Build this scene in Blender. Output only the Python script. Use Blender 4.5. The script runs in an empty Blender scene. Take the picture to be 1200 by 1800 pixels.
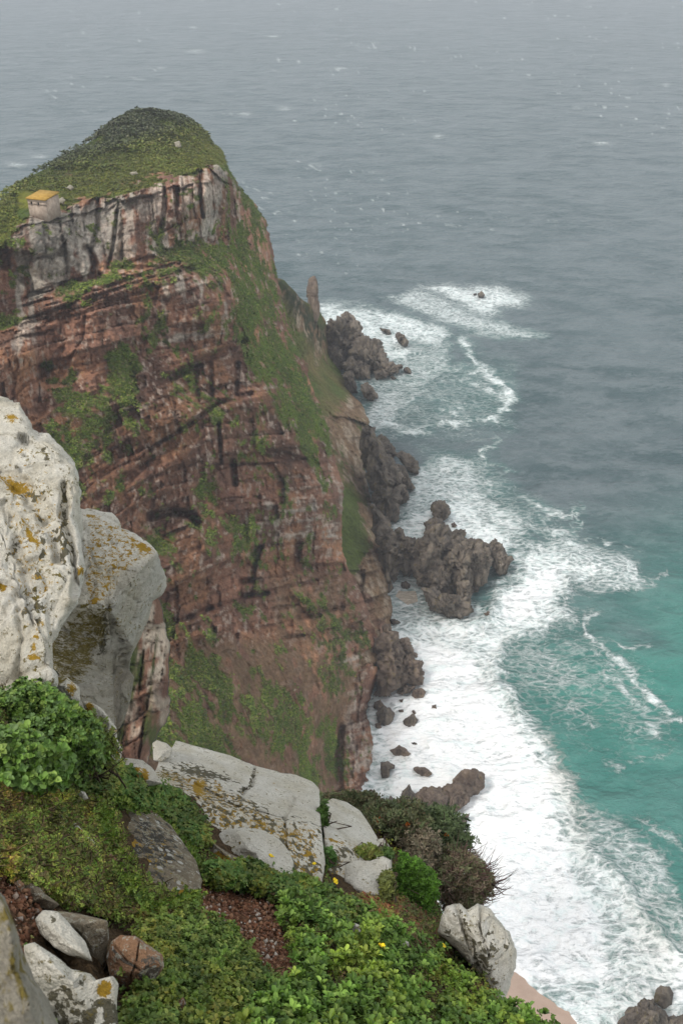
import bpy, math, random
import numpy as np
from mathutils import Vector

# ------------------------------------------------------------------ camera
H = 160.0                      # eye height above the sea
PITCH = math.radians(33.0)
SP, CP = math.sin(PITCH), math.cos(PITCH)
F = 1700.0                     # focal length in photo pixels (photo is 1200 x 1800)
scene = bpy.context.scene
cam_d = bpy.data.cameras.new("camera")
cam = bpy.data.objects.new("camera", cam_d)
scene.collection.objects.link(cam)
cam.location = (0, 0, H)
cam.rotation_euler = (math.pi / 2 - PITCH, 0, 0)
cam_d.sensor_fit = 'VERTICAL'
cam_d.sensor_height = 36.0
cam_d.lens = 34.0
cam_d.clip_start = 0.05
cam_d.clip_end = 30000
cam_d.dof.use_dof = True
cam_d.dof.focus_distance = 8.0
cam_d.dof.aperture_fstop = 10.0
scene.camera = cam

# ------------------------------------------------------------------ world + sun
SUN_EL, SUN_AZ = math.radians(54), math.radians(228)   # azimuth clockwise from +Y : behind and left
w = bpy.data.worlds.new("World"); scene.world = w; w.use_nodes = True
nt = w.node_tree; nt.nodes.clear()
sky = nt.nodes.new('ShaderNodeTexSky'); sky.sky_type = 'NISHITA'; sky.sun_disc = False
sky.sun_elevation = SUN_EL; sky.sun_rotation = SUN_AZ; sky.dust_density = 4.0; sky.air_density = 1.0
mx = nt.nodes.new('ShaderNodeMix'); mx.data_type = 'RGBA'
mx.inputs['Factor'].default_value = 0.75
mx.inputs['B'].default_value = (7.7, 7.8, 7.85, 1)      # cloud deck over the clear sky
bg = nt.nodes.new('ShaderNodeBackground'); bg.inputs['Strength'].default_value = 0.115
out = nt.nodes.new('ShaderNodeOutputWorld')
nt.links.new(sky.outputs[0], mx.inputs['A']); nt.links.new(mx.outputs['Result'], bg.inputs['Color'])
nt.links.new(bg.outputs[0], out.inputs['Surface'])
sd = bpy.data.lights.new("sun", 'SUN'); sd.energy = 1.5; sd.angle = math.radians(11); sd.color = (1, .96, .9)
sun = bpy.data.objects.new("sun", sd); scene.collection.objects.link(sun)
sdir = Vector((math.sin(SUN_AZ) * math.cos(SUN_EL), math.cos(SUN_AZ) * math.cos(SUN_EL), math.sin(SUN_EL)))
sun.rotation_euler = (-sdir).to_track_quat('-Z', 'Y').to_euler()
sun.location = (0, -20, 220)
scene.view_settings.view_transform = 'Standard'; scene.view_settings.look = 'None'
scene.view_settings.exposure = 0.42; scene.view_settings.gamma = 1.0
scene.view_settings.use_curve_mapping = False
try:
    scene.cycles.volume_bounces = 0; scene.cycles.max_bounces = 6; scene.cycles.diffuse_bounces = 3
    scene.cycles.transparent_max_bounces = 6; scene.cycles.use_denoising = True
except Exception: pass

# ------------------------------------------------------------------ maths helpers
rng = np.random.default_rng(7)
def A(x): return np.asarray(x, float)
def P(px, py, d):
    "photo pixel + axial distance -> world point"
    px, py, d = np.broadcast_arrays(A(px), A(py), A(d))
    dx = (px - 600) / F; dy = (900 - py) / F
    return np.stack([d * dx, d * (CP + dy * SP), H + d * (-SP + dy * CP)], -1)
def kY(py): return CP + (900 - A(py)) / F * SP          # Y = d * kY
def d0(py, z=0.0): return (H - z) / (SP - (900 - A(py)) / F * CP)   # axial distance of the water on a row
def sst(a, b, x):
    t = np.clip((x - a) / (b - a), 0, 1); return t * t * (3 - 2 * t)
def lerp(a, b, t): return a + (b - a) * t
def _h(i, j, k, s):
    n = (i.astype(np.int64) * 374761393 + j.astype(np.int64) * 668265263 + k.astype(np.int64) * 2147483647 + s * 974634777) & 0xffffffff
    n = ((n ^ (n >> 13)) * 1274126177) & 0xffffffff
    n = ((n ^ (n >> 16)) * 2246822519) & 0xffffffff
    return ((n ^ (n >> 15)) & 0xffffff) / float(0xffffff)
def hsh(i, j=0, k=0, s=0):
    i, j, k = np.broadcast_arrays(np.asarray(i), np.asarray(j), np.asarray(k)); return _h(i, j, k, s)
def vn(p, s=0):
    "value noise, -1..1"
    f = np.floor(p).astype(np.int64); t = p - f; t = t * t * t * (t * (t * 6 - 15) + 10)
    i, j, k = f[..., 0], f[..., 1], f[..., 2]; u, v, q = t[..., 0], t[..., 1], t[..., 2]
    def c(a, b, e): return _h(i + a, j + b, k + e, s)
    x0 = lerp(lerp(c(0,0,0), c(1,0,0), u), lerp(c(0,1,0), c(1,1,0), u), v)
    x1 = lerp(lerp(c(0,0,1), c(1,0,1), u), lerp(c(0,1,1), c(1,1,1), u), v)
    return lerp(x0, x1, q) * 2 - 1
def fbm(p, o=4, s=0, g=0.5, ridge=False):
    a, r, n = 1.0, 0, 0
    for q in range(o):
        v = vn(p * (2.03 ** q) + q * 17.3, s + q)
        if ridge: v = 1 - 2 * np.abs(v)
        r = r + a * v; n += a; a *= g
    return r / n
def worley(p, s=0):
    "F1, F2 distances and the id of the nearest cell"
    f = np.floor(p).astype(np.int64)
    d1 = np.full(p.shape[:-1], 9.0); d2 = d1.copy(); idd = np.zeros_like(d1)
    for a in (-1, 0, 1):
        for b in (-1, 0, 1):
            for c in (-1, 0, 1):
                i, j, k = f[..., 0] + a, f[..., 1] + b, f[..., 2] + c
                q = np.stack([i + _h(i, j, k, s + 1), j + _h(i, j, k, s + 2), k + _h(i, j, k, s + 3)], -1)
                dd = np.sqrt(((p - q) ** 2).sum(-1)); h = _h(i, j, k, s + 4)
                nr = dd < d1
                d2 = np.where(nr, d1, np.minimum(d2, dd)); idd = np.where(nr, h, idd); d1 = np.where(nr, dd, d1)
    return d1, d2, idd
def v3(a, b, c=0.0): 
    a, b, c = np.broadcast_arrays(A(a), A(b), A(c)); return np.stack([a, b, c], -1)
def polydist(px, py, poly, closed=True):
    "signed distance in pixels, positive inside (closed) or plain distance (open)"
    px, py = A(px), A(py); pts = A(poly); n = len(pts)
    best = np.full(px.shape, 1e18); ins = np.zeros(px.shape, bool)
    for i in range(n if closed else n - 1):
        a, b = pts[i], pts[(i + 1) % n]; e = b - a; L = max((e ** 2).sum(), 1e-9)
        t = np.clip(((px - a[0]) * e[0] + (py - a[1]) * e[1]) / L, 0, 1)
        best = np.minimum(best, (px - a[0] - t * e[0]) ** 2 + (py - a[1] - t * e[1]) ** 2)
        if closed and a[1] != b[1]:
            c = ((a[1] > py) != (b[1] > py)) & (px < e[0] * (py - a[1]) / (b[1] - a[1]) + a[0]); ins ^= c
    best = np.sqrt(best)
    return np.where(ins, best, -best) if closed else best
def region(px, py, poly, soft, warp=0.0): return sst(-soft, soft, polydist(px, py, poly) + warp)
def ell(px, py, cx, cy, rx, ry, ang=0):
    c, s = math.cos(math.radians(ang)), math.sin(math.radians(ang))
    x, y = px - cx, py - cy
    return np.exp(-(((x * c + y * s) / rx) ** 2 + ((-x * s + y * c) / ry) ** 2))
class TPS:
    def __init__(self, pts, lam=1e-3):
        p = A(pts); self.c = p[:, :2] / 300.0; v = p[:, 2]; n = len(p)
        K = self.k(self.c, self.c) + lam * np.eye(n); Q = np.hstack([np.ones((n, 1)), self.c])
        M = np.block([[K, Q], [Q.T, np.zeros((3, 3))]]); self.w = np.linalg.solve(M, np.concatenate([v, np.zeros(3)])); self.n = n
    def k(self, a, b):
        r2 = ((a[:, None] - b[None]) ** 2).sum(-1); return 0.5 * r2 * np.log(r2 + 1e-12)
    def __call__(self, px, py):
        sh = np.broadcast(px, py).shape; q = np.stack([np.broadcast_to(px, sh).ravel(), np.broadcast_to(py, sh).ravel()], -1) / 300.0
        o = np.empty(len(q))
        for i in range(0, len(q), 20000):
            b = q[i:i + 20000]; o[i:i + 20000] = self.k(b, self.c) @ self.w[:self.n] + self.w[self.n] + b @ self.w[self.n + 1:]
        return o.reshape(sh)

# ------------------------------------------------------------------ object helpers
def link(o): scene.collection.objects.link(o); return o
def tag(o, label=None, cat=None, group=None, kind=None):
    if label: o['label'] = label
    if cat: o['category'] = cat
    if group: o['group'] = group
    if kind: o['kind'] = kind
    return o
def mesh(name, V, quads=None, tris=None, mat=None, parent=None, loc=None, smooth=True, cols=None):
    V = A(V).reshape(-1, 3).copy()
    if loc is not None: V -= A(loc)
    me = bpy.data.meshes.new(name); me.vertices.add(len(V)); me.vertices.foreach_set('co', V.astype(np.float32).ravel())
    idx, st, n = [], [], 0
    if quads is not None and len(quads): q = np.asarray(quads, np.int32); idx.append(q.ravel()); st.append(np.arange(len(q)) * 4); n = len(q) * 4
    if tris is not None and len(tris): q = np.asarray(tris, np.int32); idx.append(q.ravel()); st.append(n + np.arange(len(q)) * 3)
    idx = np.concatenate(idx); st = np.concatenate(st).astype(np.int32)
    me.loops.add(len(idx)); me.loops.foreach_set('vertex_index', idx)
    me.polygons.add(len(st)); me.polygons.foreach_set('loop_start', st)
    if smooth: me.polygons.foreach_set('use_smooth', np.ones(len(st), bool))
    me.update(calc_edges=True); me.validate()
    for k, c in (cols or {}).items():
        c = A(c).reshape(-1, A(c).shape[-1])
        if c.shape[1] == 3: c = np.hstack([c, np.ones((len(c), 1))])
        at = me.color_attributes.new(k, 'FLOAT_COLOR', 'POINT'); at.data.foreach_set('color', c.astype(np.float32).ravel())
    if mat: me.materials.append(mat)
    o = link(bpy.data.objects.new(name, me))
    if loc is not None and parent is None: o.location = loc
    if parent is not None: o.parent = parent
    return o
def empty(name, loc):
    o = link(bpy.data.objects.new(name, None)); o.location = loc; o.empty_display_size = .2; return o
def gridq(nr, nc, wrap=False):
    r = np.arange(nr - 1)[:, None]; c = np.arange(nc if wrap else nc - 1)[None]; c1 = (c + 1) % nc
    return np.stack([r * nc + c, (r + 1) * nc + c, (r + 1) * nc + c1, r * nc + c1], -1).reshape(-1, 4)
def gnorm(V, wrap=False):
    du = (np.roll(V, -1, 1) - np.roll(V, 1, 1)) if wrap else np.gradient(V, axis=1)
    n = np.cross(du, np.gradient(V, axis=0)); return n / (np.linalg.norm(n, axis=-1, keepdims=True) + 1e-9)

# ------------------------------------------------------------------ node helpers
class NT:
    def __init__(s, name):
        s.m = bpy.data.materials.new(name); s.m.use_nodes = True; s.t = s.m.node_tree
        s.b = s.t.nodes['Principled BSDF']; s.L = s.t.links.new; s.co = s.n('ShaderNodeTexCoord').outputs['Object']
    def n(s, t): return s.t.nodes.new(t)
    def set(s, i, v):
        if hasattr(v, 'is_output'): s.L(v, i)
        elif isinstance(v, (tuple, list)) and len(v) == 3 and i.type == 'RGBA': i.default_value = (*v, 1)
        else: i.default_value = v
    def attr(s, name):
        a = s.n('ShaderNodeAttribute'); a.attribute_name = name; return a.outputs['Color']
    def sep(s, c):
        a = s.n('ShaderNodeSeparateColor'); s.L(c, a.inputs[0]); return a.outputs
    def map(s, sc, rot=(0, 0, 0), co=None):
        a = s.n('ShaderNodeMapping'); a.inputs['Scale'].default_value = sc if isinstance(sc, tuple) else (sc,) * 3
        a.inputs['Rotation'].default_value = rot; s.L(co or s.co, a.inputs[0]); return a.outputs[0]
    def noise(s, scale, det=4, rough=.55, dist=0, co=None):
        a = s.n('ShaderNodeTexNoise'); a.inputs['Scale'].default_value = scale; a.inputs['Detail'].default_value = det
        a.inputs['Roughness'].default_value = rough; a.inputs['Distortion'].default_value = dist
        s.L(co or s.co, a.inputs['Vector']); return a.outputs['Fac']
    def vor(s, scale, feat='F1', co=None, rnd=1):
        a = s.n('ShaderNodeTexVoronoi'); a.feature = feat; a.inputs['Scale'].default_value = scale; a.inputs['Randomness'].default_value = rnd
        s.L(co or s.co, a.inputs['Vector']); return a.outputs['Distance']
    def m2(s, op, a, b=0.0, c=None):
        x = s.n('ShaderNodeMath'); x.operation = op; s.set(x.inputs[0], a); s.set(x.inputs[1], b)
        if c is not None: s.set(x.inputs[2], c)
        return x.outputs[0]
    def ss(s, x, a, b, lo=0.0, hi=1.0):
        r = s.n('ShaderNodeMapRange'); r.interpolation_type = 'SMOOTHSTEP'; s.set(r.inputs[0], x)
        r.inputs[1].default_value = a; r.inputs[2].default_value = b; r.inputs[3].default_value = lo; r.inputs[4].default_value = hi
        return r.outputs[0]
    def mix(s, f, a, b, mode='MIX'):
        x = s.n('ShaderNodeMix'); x.data_type = 'RGBA'; x.blend_type = mode
        s.set(x.inputs[0], f); s.set(x.inputs[6], a); s.set(x.inputs[7], b); return x.outputs[2]
    def bump(s, h, dist, strength=1.0):
        x = s.n('ShaderNodeBump'); x.inputs['Distance'].default_value = dist; x.inputs['Strength'].default_value = strength
        s.L(h, x.inputs['Height']); s.L(x.outputs[0], s.b.inputs['Normal']); return x
    def fin(s, col, rough=.85, spec=.3):
        s.set(s.b.inputs['Base Color'], col); s.set(s.b.inputs['Roughness'], rough); s.b.inputs['Specular IOR Level'].default_value = spec
        return s.m

# cliff: colour lives on the surface, finer grain from noise
def m_cliff():
    t = NT('weathered_cliff_rock'); c = t.attr('col')
    g = t.noise(.9, 6, .7); g2 = t.noise(3.5, 4, .7)
    f = t.m2('ADD', t.m2('MULTIPLY', g, .9), t.m2('MULTIPLY', g2, .6))
    gr = t.mix(1.0, c, t.mix(t.ss(f, .5, 1.0), (.62, .6, .6), (1.4, 1.4, 1.4)), 'MULTIPLY')
    t.bump(t.m2('ADD', g, t.m2('MULTIPLY', g2, .4)), .9, .8); return t.fin(gr, .95, .15)
M_CLIFF = m_cliff()
def m_leaf(name, trans=.2):
    t = NT(name); c = t.attr('col'); g = t.noise(40, 2)
    t.b.inputs['Subsurface Weight'].default_value = 0
    return t.fin(t.mix(1.0, c, t.mix(g, (.8, .8, .8), (1.2, 1.2, 1.2)), 'MULTIPLY'), .55, .35)
M_LEAF = m_leaf('leaf_green')
def m_rock(name, base, base2, dark, sc=1.0, wet=0.0, mott=.0, orange=(.44, .25, .02), bumpd=.02, fine=1.0, discs=0.0, stretch=1.0):
    "masks attribute: R orange lichen, G dark crust, B moss"
    t = NT(name); r, g, b = t.sep(t.attr('masks'))[:3]
    co = t.map((1.0 / sc, 1.0 / sc, stretch / sc))
    n1 = t.noise(9, 7, .7, co=co); n2 = t.noise(36, 5, .7, co=co); n3 = t.noise(120, 3, .6, co=co); n0 = t.noise(2.5, 4, .6, co=co)
    al = t.n('ShaderNodeAttribute'); al.attribute_name = 'masks'
    col = t.mix(t.ss(n1, .35, .65), base, base2); col = t.mix(t.m2('MULTIPLY', al.outputs['Alpha'], .85), col, t.mix(n2, (.19, .185, .155), (.33, .32, .275)))
    spots = t.m2('MULTIPLY', t.ss(n2, .56, .66), t.ss(n0, .40, .62)); col = t.mix(t.m2('MULTIPLY', spots, .7), col, dark); col = t.mix(t.ss(n0, .35, .7), col, t.mix(1.0, col, (.86, .83, .76), 'MULTIPLY'))
    col = t.mix(1.0, col, t.mix(t.ss(n3, .3, .7), (.84, .84, .83), (1.12, 1.12, 1.12)), 'MULTIPLY')
    v = t.vor(26, 'SMOOTH_F1', co=t.map(1.0 / sc, co=None))
    dk = t.m2('ADD', t.m2('ADD', g, mott), t.m2('ADD', t.m2('MULTIPLY', t.m2('SUBTRACT', n2, .5), 1.1), t.m2('MULTIPLY', t.m2('SUBTRACT', v, .42), .9)))
    dcol = t.mix(n3, tuple(x * .65 for x in dark), tuple(x * 1.5 for x in dark))
    col = t.mix(t.ss(dk, .47, .55), col, dcol)
    if discs:
        vd = t.vor(17, co=t.map(1.0 / sc)); dm_ = t.m2('SUBTRACT', t.m2('ADD', vd, t.m2('MULTIPLY', n3, .2)), t.m2('MULTIPLY', t.ss(t.noise(6, 3), .36, .6), discs))
        cr_ = t.m2('ADD', t.m2('MULTIPLY', n2, .6), t.m2('MULTIPLY', n1, .4)); col = t.mix(t.ss(cr_, .53, .57), col, t.mix(n3, (.30, .28, .23), (.52, .50, .43)))
        col = t.mix(t.ss(dm_, .03, .0), col, t.mix(n3, (.36, .35, .31), (.62, .60, .54)))
    mo = t.m2('ADD', b, t.m2('MULTIPLY', t.m2('SUBTRACT', t.m2('ADD', t.m2('MULTIPLY', n2, .5), t.m2('MULTIPLY', n1, .5)), .5), 4.5))
    col = t.mix(t.ss(mo, .2, .7), col, t.mix(n3, (.10, .085, .025), (.25, .19, .04)))
    oc = t.m2('ADD', r, t.m2('MULTIPLY', t.m2('SUBTRACT', t.noise(30, 7, .75, .6, co=co), .5), 1.9))
    col = t.mix(t.ss(oc, .47, .56), col, t.mix(n3, (.20, .15, .03), tuple(x * 1.2 for x in orange)))
    if wet:
        z_ = t.n('ShaderNodeSeparateXYZ'); t.L(t.co, z_.inputs[0]); wl = t.ss(t.m2('ADD', z_.outputs[2], t.m2('MULTIPLY', n1, 5.0)), wet + 2.0, wet + 4.5)
        col = t.mix(wl, (.035, .032, .028), col); hi_ = t.ss(t.noise(2.2, 5, .7, co=co), .5, .62); col = t.mix(t.m2('MULTIPLY', hi_, .5), col, tuple(x * 1.35 for x in base2))
    hh = t.m2('ADD', t.m2('ADD', n1, t.m2('MULTIPLY', n2, .45)), t.m2('MULTIPLY', n3, .2 * fine))
    t.bump(t.m2('SUBTRACT', hh, t.m2('MULTIPLY', t.ss(dk, .45, .57), .12)), bumpd * sc * 2.2, .9)
    return t.fin(col, .9, .25)
M_PALE = m_rock('pale_lichened_sandstone', (.64, .61, .53), (.78, .755, .68), (.12, .11, .075), bumpd=.022)
M_GREY = m_rock('grey_sandstone', (.25, .23, .185), (.36, .335, .28), (.10, .095, .08))
M_BROWN = m_rock('brown_weathered_stone', (.20, .17, .125), (.28, .23, .16), (.06, .055, .045), mott=.10, discs=.46)
M_RED = m_rock('rusty_brown_stone', (.25, .14, .08), (.34, .20, .12), (.09, .075, .06), mott=.14, discs=.42)
M_SHORE = m_rock('dark_wave_washed_rock', (.12, .102, .086), (.29, .245, .20), (.04, .034, .03), sc=20.0, wet=1.6, mott=.06, bumpd=.035, stretch=.3)
M_SHOREPALE = m_rock('brown_wave_washed_rock', (.16, .12, .095), (.31, .24, .19), (.05, .04, .034), sc=18.0, wet=.4, mott=-.04, bumpd=.035, stretch=.4)

# ------------------------------------------------------------------ HEADLAND
def interp(v, pts):
    p = A(pts); return np.interp(v, p[:, 0], p[:, 1])
R1 = [(199, 285), (203, 312), (212, 330), (240, 368), (268, 393), (300, 403), (340, 430), (360, 452), (385, 468), (420, 474), (470, 485), (500, 490), (530, 497), (590, 518),
      (650, 540), (700, 558), (750, 576), (790, 584), (830, 596), (860, 604), (900, 601), (960, 602), (1000, 612), (1040, 632), (1070, 645),
      (1100, 655), (1130, 668), (1160, 671), (1185, 668), (1210, 655), (1250, 652), (1300, 664), (1350, 668), (1400, 670), (1440, 672), (1500, 676)]
L1 = [(199, 240), (205, 215), (215, 203), (240, 172), (262, 140), (290, 95), (310, 55), (330, 30), (345, 8), (360, -15), (400, -80), (480, -260), (1500, -260)]
near_ctl = [(-260,480,120),(-260,700,100),(-260,1000,85),(-260,1300,70),
 (-100,400,150),(0,370,170),(70,345,184),(200,228,240),(300,205,258),(390,268,252),(100,300,215),(250,270,222),
 (0,450,158),(55,388,164),(100,388,167),(240,342,184),(300,314,194),(380,297,206),(440,350,236),
 (0,560,153),(60,545,154),(130,492,160),(200,470,168),(300,440,182),(380,430,199),
 (60,572,147),(190,510,156),(300,468,172),(390,490,183),
 (0,600,138),(50,620,138),(30,690,136),(85,640,148),
 (120,700,139),(150,620,148),(200,560,156),(200,650,148),(300,560,168),(300,650,160),(400,540,180),(410,590,180),(300,700,153),(400,650,176),(440,640,184),
 (440,480,212),(475,400,240),(490,490,235),(520,600,222),(560,700,210),(585,800,198),(602,900,186),(605,1000,176),(450,560,200),
 (240,800,138),(330,740,149),(430,700,167),(430,790,163),(520,740,187),(530,810,180),
 (200,880,130),(290,885,139),(290,925,138),(360,850,148),(450,850,158),(540,880,172),
 (300,980,127),(400,960,141),(500,950,160),(560,960,171),(560,1050,160),(480,1050,147),(380,1060,131),
 (300,1080,117),(300,1150,110),(400,1150,122),(500,1150,136),(600,1120,156),(655,1150,164),
 (100,1000,112),(100,1300,88),
 (300,1250,98),(400,1250,110),(500,1250,123),(590,1250,142),(640,1260,155),
 (300,1400,84),(400,1400,96),(500,1400,110),(590,1390,130),(660,1400,139),(640,1330,147),(300,1500,76),(600,1500,112),(672,1500,118)]
tpsN = TPS(near_ctl)
R2 = [(486, 480), (492, 500), (510, 515), (520, 524), (527, 533), (545, 560), (560, 572), (590, 577), (620, 590), (650, 600), (690, 618), (715, 638), (740, 652), (770, 640), (800, 640), (850, 645),
      (900, 656), (940, 668), (980, 676), (1020, 685), (1060, 692), (1090, 690), (1120, 688), (1180, 690)]
far_ctl = [(490,490,278),(548,540,335),(578,620,350),(612,690,318),(645,740,298),(637,800,275),(645,850,256),(662,930,230),(682,1030,204),(690,1090,190),(690,1180,172),
 (540,600,318),(560,700,288),(600,850,240),(612,950,212),(635,1050,190),(600,1100,172),(450,600,285),(450,900,200),(450,1180,140),(450,490,265)]
tpsF = TPS(far_ctl)

GREENS = [  # polygon, strength, softness
 ([(-300,200),(0,200),(400,150),(420,285),(385,292),(345,300),(300,314),(240,338),(150,352),(112,372),(60,378),(38,398),(15,425),(-30,470),(-300,620)], 1.1, 5),
 ([(390,262),(480,380),(495,500),(520,560),(560,660),(592,750),(578,800),(545,812),(515,770),(470,690),(440,650),(425,600),(418,560),(405,515),(375,485),(330,485),(280,478),(310,455),(400,440),(402,380),(388,300)], .86, 14),
 ([(420,590),(470,640),(500,680),(560,720),(580,790),(560,815),(540,800),(520,740),(470,690),(440,650)], .95, 10),
 ([(68,524),(110,496),(180,478),(195,455),(260,448),(300,438),(340,424),(400,430),(410,462),(300,468),(210,482),(190,512),(110,530)], .85, 8),
 ([(-120,450),(10,470),(50,505),(45,550),(20,575),(-120,600)], .85, 8),
 ([(72,640),(130,655),(165,690),(195,640),(210,605),(230,615),(242,690),(195,712),(175,760),(150,800),(130,880),(85,880),(88,740)], .72, 14),
 ([(185,862),(250,800),(330,740),(375,735),(345,775),(290,810),(230,850)], .66, 14),
 ([(260,590),(300,540),(290,600),(250,620)], .6, 8),
 ([(335,860),(375,835),(400,890),(450,925),(440,985),(385,995),(345,950)], .72, 16),
 ([(235,935),(270,930),(330,960),(300,1000),(250,985)], .6, 12),
 ([(455,895),(520,860),(500,920),(450,950)], .35, 14),
 ([(230,1040),(290,1090),(300,1160),(380,1150),(405,1190),(400,1340),(200,1340),(200,1100)], .9, 12),
 ([(365,1080),(400,1110),(385,1130),(360,1125)], .6, 10),
 ([(425,1070),(470,1060),(470,1090),(430,1100)], .6, 8),
 ([(420,1150),(480,1170),(560,1290),(600,1400),(500,1400),(520,1330),(440,1240)], .84, 26),
 ([(520,1060),(600,1060),(650,1120),(640,1180),(560,1200),(500,1150)], .58, 26),
 ([(540,1300),(600,1260),(600,1420),(540,1420)], .7, 16),
]
DARKLINES = [  # polyline, width px, depth m : recesses under overhangs and open joints
 ([(265,908),(300,900),(335,905),(345,918)], 7, 5.0), ([(300,665),(340,645),(420,604),(428,600)], 6, 3.2), ([(265,790),(300,765),(345,738),(385,708),(440,692)], 4, 2.4),
 ([(384,742),(386,775),(388,812)], 3, 3.0), ([(408,812),(412,850)], 5, 3.0), ([(470,795),(500,800),(535,812)], 6, 3.0), ([(522,950),(520,995),(560,1000),(600,998)], 7, 3.2),
 ([(425,1022),(455,1020)], 5, 2.6), ([(428,1048),(470,1044)], 4, 2.6), ([(330,1090),(370,1070)], 5, 1.8), ([(530,1075),(585,1070)], 5, 2.0), ([(525,1085),(560,1082)], 4, 2.0),
 ([(353,300),(352,345),(356,380)], 3, 3.0), ([(289,330),(290,365),(284,400)], 3, 2.0), ([(313,330),(312,360)], 3, 2.0), ([(206,370),(204,400),(198,440),(190,470)], 3, 2.5), ([(150,435),(160,450),(166,465),(160,490)], 5, 2.8),
 ([(172,352),(170,400),(160,440)], 3, 2.0), ([(75,640),(78,690),(72,720)], 8, 1.6), ([(417,640),(415,690)], 4, 2.6), ([(370,640),(372,700)], 4, 1.6), ([(345,655),(350,710)], 4, 1.6),
 ([(607,1005),(600,1070)], 4, 1.2), ([(600,1280),(592,1340),(597,1400)], 6, 2.5), ([(645,1150),(620,1200),(628,1230)], 5, 1.6), ([(30,560),(28,640),(22,690)], 4, 1.0), ([(212,470),(300,470)], 3, .8),
]
def masks_near(px, py, W):
    wob = fbm(W * .12, 4, 11) * 16 + fbm(W * .5, 3, 12) * 9
    g = np.zeros(px.shape)
    for poly, st, soft in GREENS: g = np.maximum(g, st * region(px, py, poly, soft * 1.5, wob))
    return g
def beds_uv(px, py, m):
    "metres across (s) and along (t) the beds; the beds rise to the right, steeper low down and in the middle spur"
    q = sst(640, 1000, py - .2 * (px - 300)); sag = 26 * np.sin((px - 120) / 130.0) * sst(560, 760, py)
    s = (py + .26 * px + q * (.16 * (px - 330)) + sag) * m; t = (px - .12 * py + q * .5 * (1000 - py) * -.35) * m
    return s, t
def cliff_colour(px, py, W, g, far=False):
    n = lambda f, o=4, s=0: fbm(W * f, o, s)
    m = .11
    # streak coordinates on the face (metres): along the beds and across them
    s, t = beds_uv(px, py, m)
    streakV = fbm(v3(t * .9, s * .25, 3.1), 4, 31); streakH = fbm(v3(t * .16, s * 1.2, 9.7), 4, 37)
    up = 1 - sst(480, 620, py)
    st = lerp(streakH, streakV, np.clip(up + .42 + .5 * n(.05, 2, 5), 0, 1))
    red = A([.28, .145, .092]); redd = A([.19, .102, .070]); rust = A([.36, .185, .10]); pale = A([.50, .40, .32]); greyp = A([.40, .36, .30])
    soil = A([.23, .145, .085]); gr = A([.125, .185, .024]); gr2 = A([.075, .125, .02]); ye = A([.165, .165, .022]); ol = A([.085, .082, .035])
    mix = lambda a, b, f: a + (b - a) * np.clip(f, 0, 1)[..., None]
    one = np.ones(px.shape + (1,))
    c = mix(one * red, one * redd, sst(-.25, .35, n(.16, 4, 1)))
    c = mix(c, one * rust, .85 * sst(.05, .4, n(.11, 4, 2) + .22 * region(px, py, [(290,930),(460,930),(560,1010),(640,1120),(300,1130)], 25)))
    c = c * (1 + .35 * n(.035, 3, 77))[..., None]
    palef = .25 + .42 * region(px, py, [(20,420),(60,375),(240,335),(400,285),(400,430),(200,460),(120,490),(30,620)], 12) + .45 * region(px, py, [(45,395),(70,385),(210,355),(200,440),(150,430),(120,480),(60,520)], 14) \
        + .30 * region(px, py, [(420,900),(530,840),(610,830),(615,960),(520,960),(440,980)], 18) + .2 * region(px, py, [(270,480),(420,490),(410,600),(300,610)], 15) + .35 * ell(px, py, 330, 590, 70, 9, -14) + .25 * ell(px, py, 110, 830, 60, 50)
    palef = palef - .25 * region(px, py, [(300,970),(460,960),(600,1000),(640,1120),(300,1130)], 20) + .3 * region(px, py, [(600,1150),(680,1120),(690,1450),(590,1450)], 10) + .2 * region(px, py, [(-50,560),(70,560),(70,700),(-50,700)], 10)
    f = st * 1.0 + n(.6, 3, 4) * .35 + (palef - .5) * 1.5
    c = mix(c, mix(one * pale, one * greyp, .5 + .9 * n(.07, 2, 8) + .6 * region(px, py, [(45,385),(230,345),(200,470),(60,520)], 20)), sst(-.02, .42, f))
    c = mix(c, one * redd * .8, .35 * sst(.2, .5, fbm(v3(t * .9, s * .9, 1.), 4, 51)))
    soilm = np.maximum(region(px, py, [(300,1140),(480,1120),(640,1170),(610,1260),(590,1460),(200,1460),(200,1140)], 20), .8 * region(px, py, [(470,1010),(600,1000),(650,1100),(600,1150),(480,1130)], 22))
    c = mix(c, mix(one * soil, one * soil * .7, .5 + n(.4, 3, 61)), soilm * .95 * sst(-.35, -.05, n(.3, 4, 62) + .3 * soilm - .2))
    gf = sst(.36, .84, np.where(g > 1, g, g * .72) + .16 + .95 * n(.14, 5, 71) + .75 * n(.7, 3, 73))
    crown = region(px, py, GREENS[0][0], 6)
    gc = mix(one * gr, one * gr2, .5 + 1.3 * n(.13, 4, 81) - .35 * crown)
    yel = sst(0, 30, 30 + (py - (362 - .32 * px)) * 1.0) * crown
    gc = mix(gc, one * ye, np.clip(yel * .9 + .4 * n(.2, 3, 83), 0, 1) * crown)
    gc = mix(gc, one * gr2 * .8, crown * sst(-.05, .35, n(.09, 4, 85) + .5 * (1 - yel) - .25) * .9)
    gc = mix(gc, one * ol, .5 * sst(0, .4, n(.25, 3, 87)) + .5 * region(px, py, [(500,1040),(680,1040),(660,1260),(480,1260)], 30))
    c = mix(c, gc, gf)
    b2, e2 = blocks(lerp(s, s * .4, up), t, 2.6, 5); b3, e3 = blocks(lerp(s, s * .4, up), t, 1.15, 8); rk = (1 - gf) * (1 - .8 * soilm)
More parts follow.
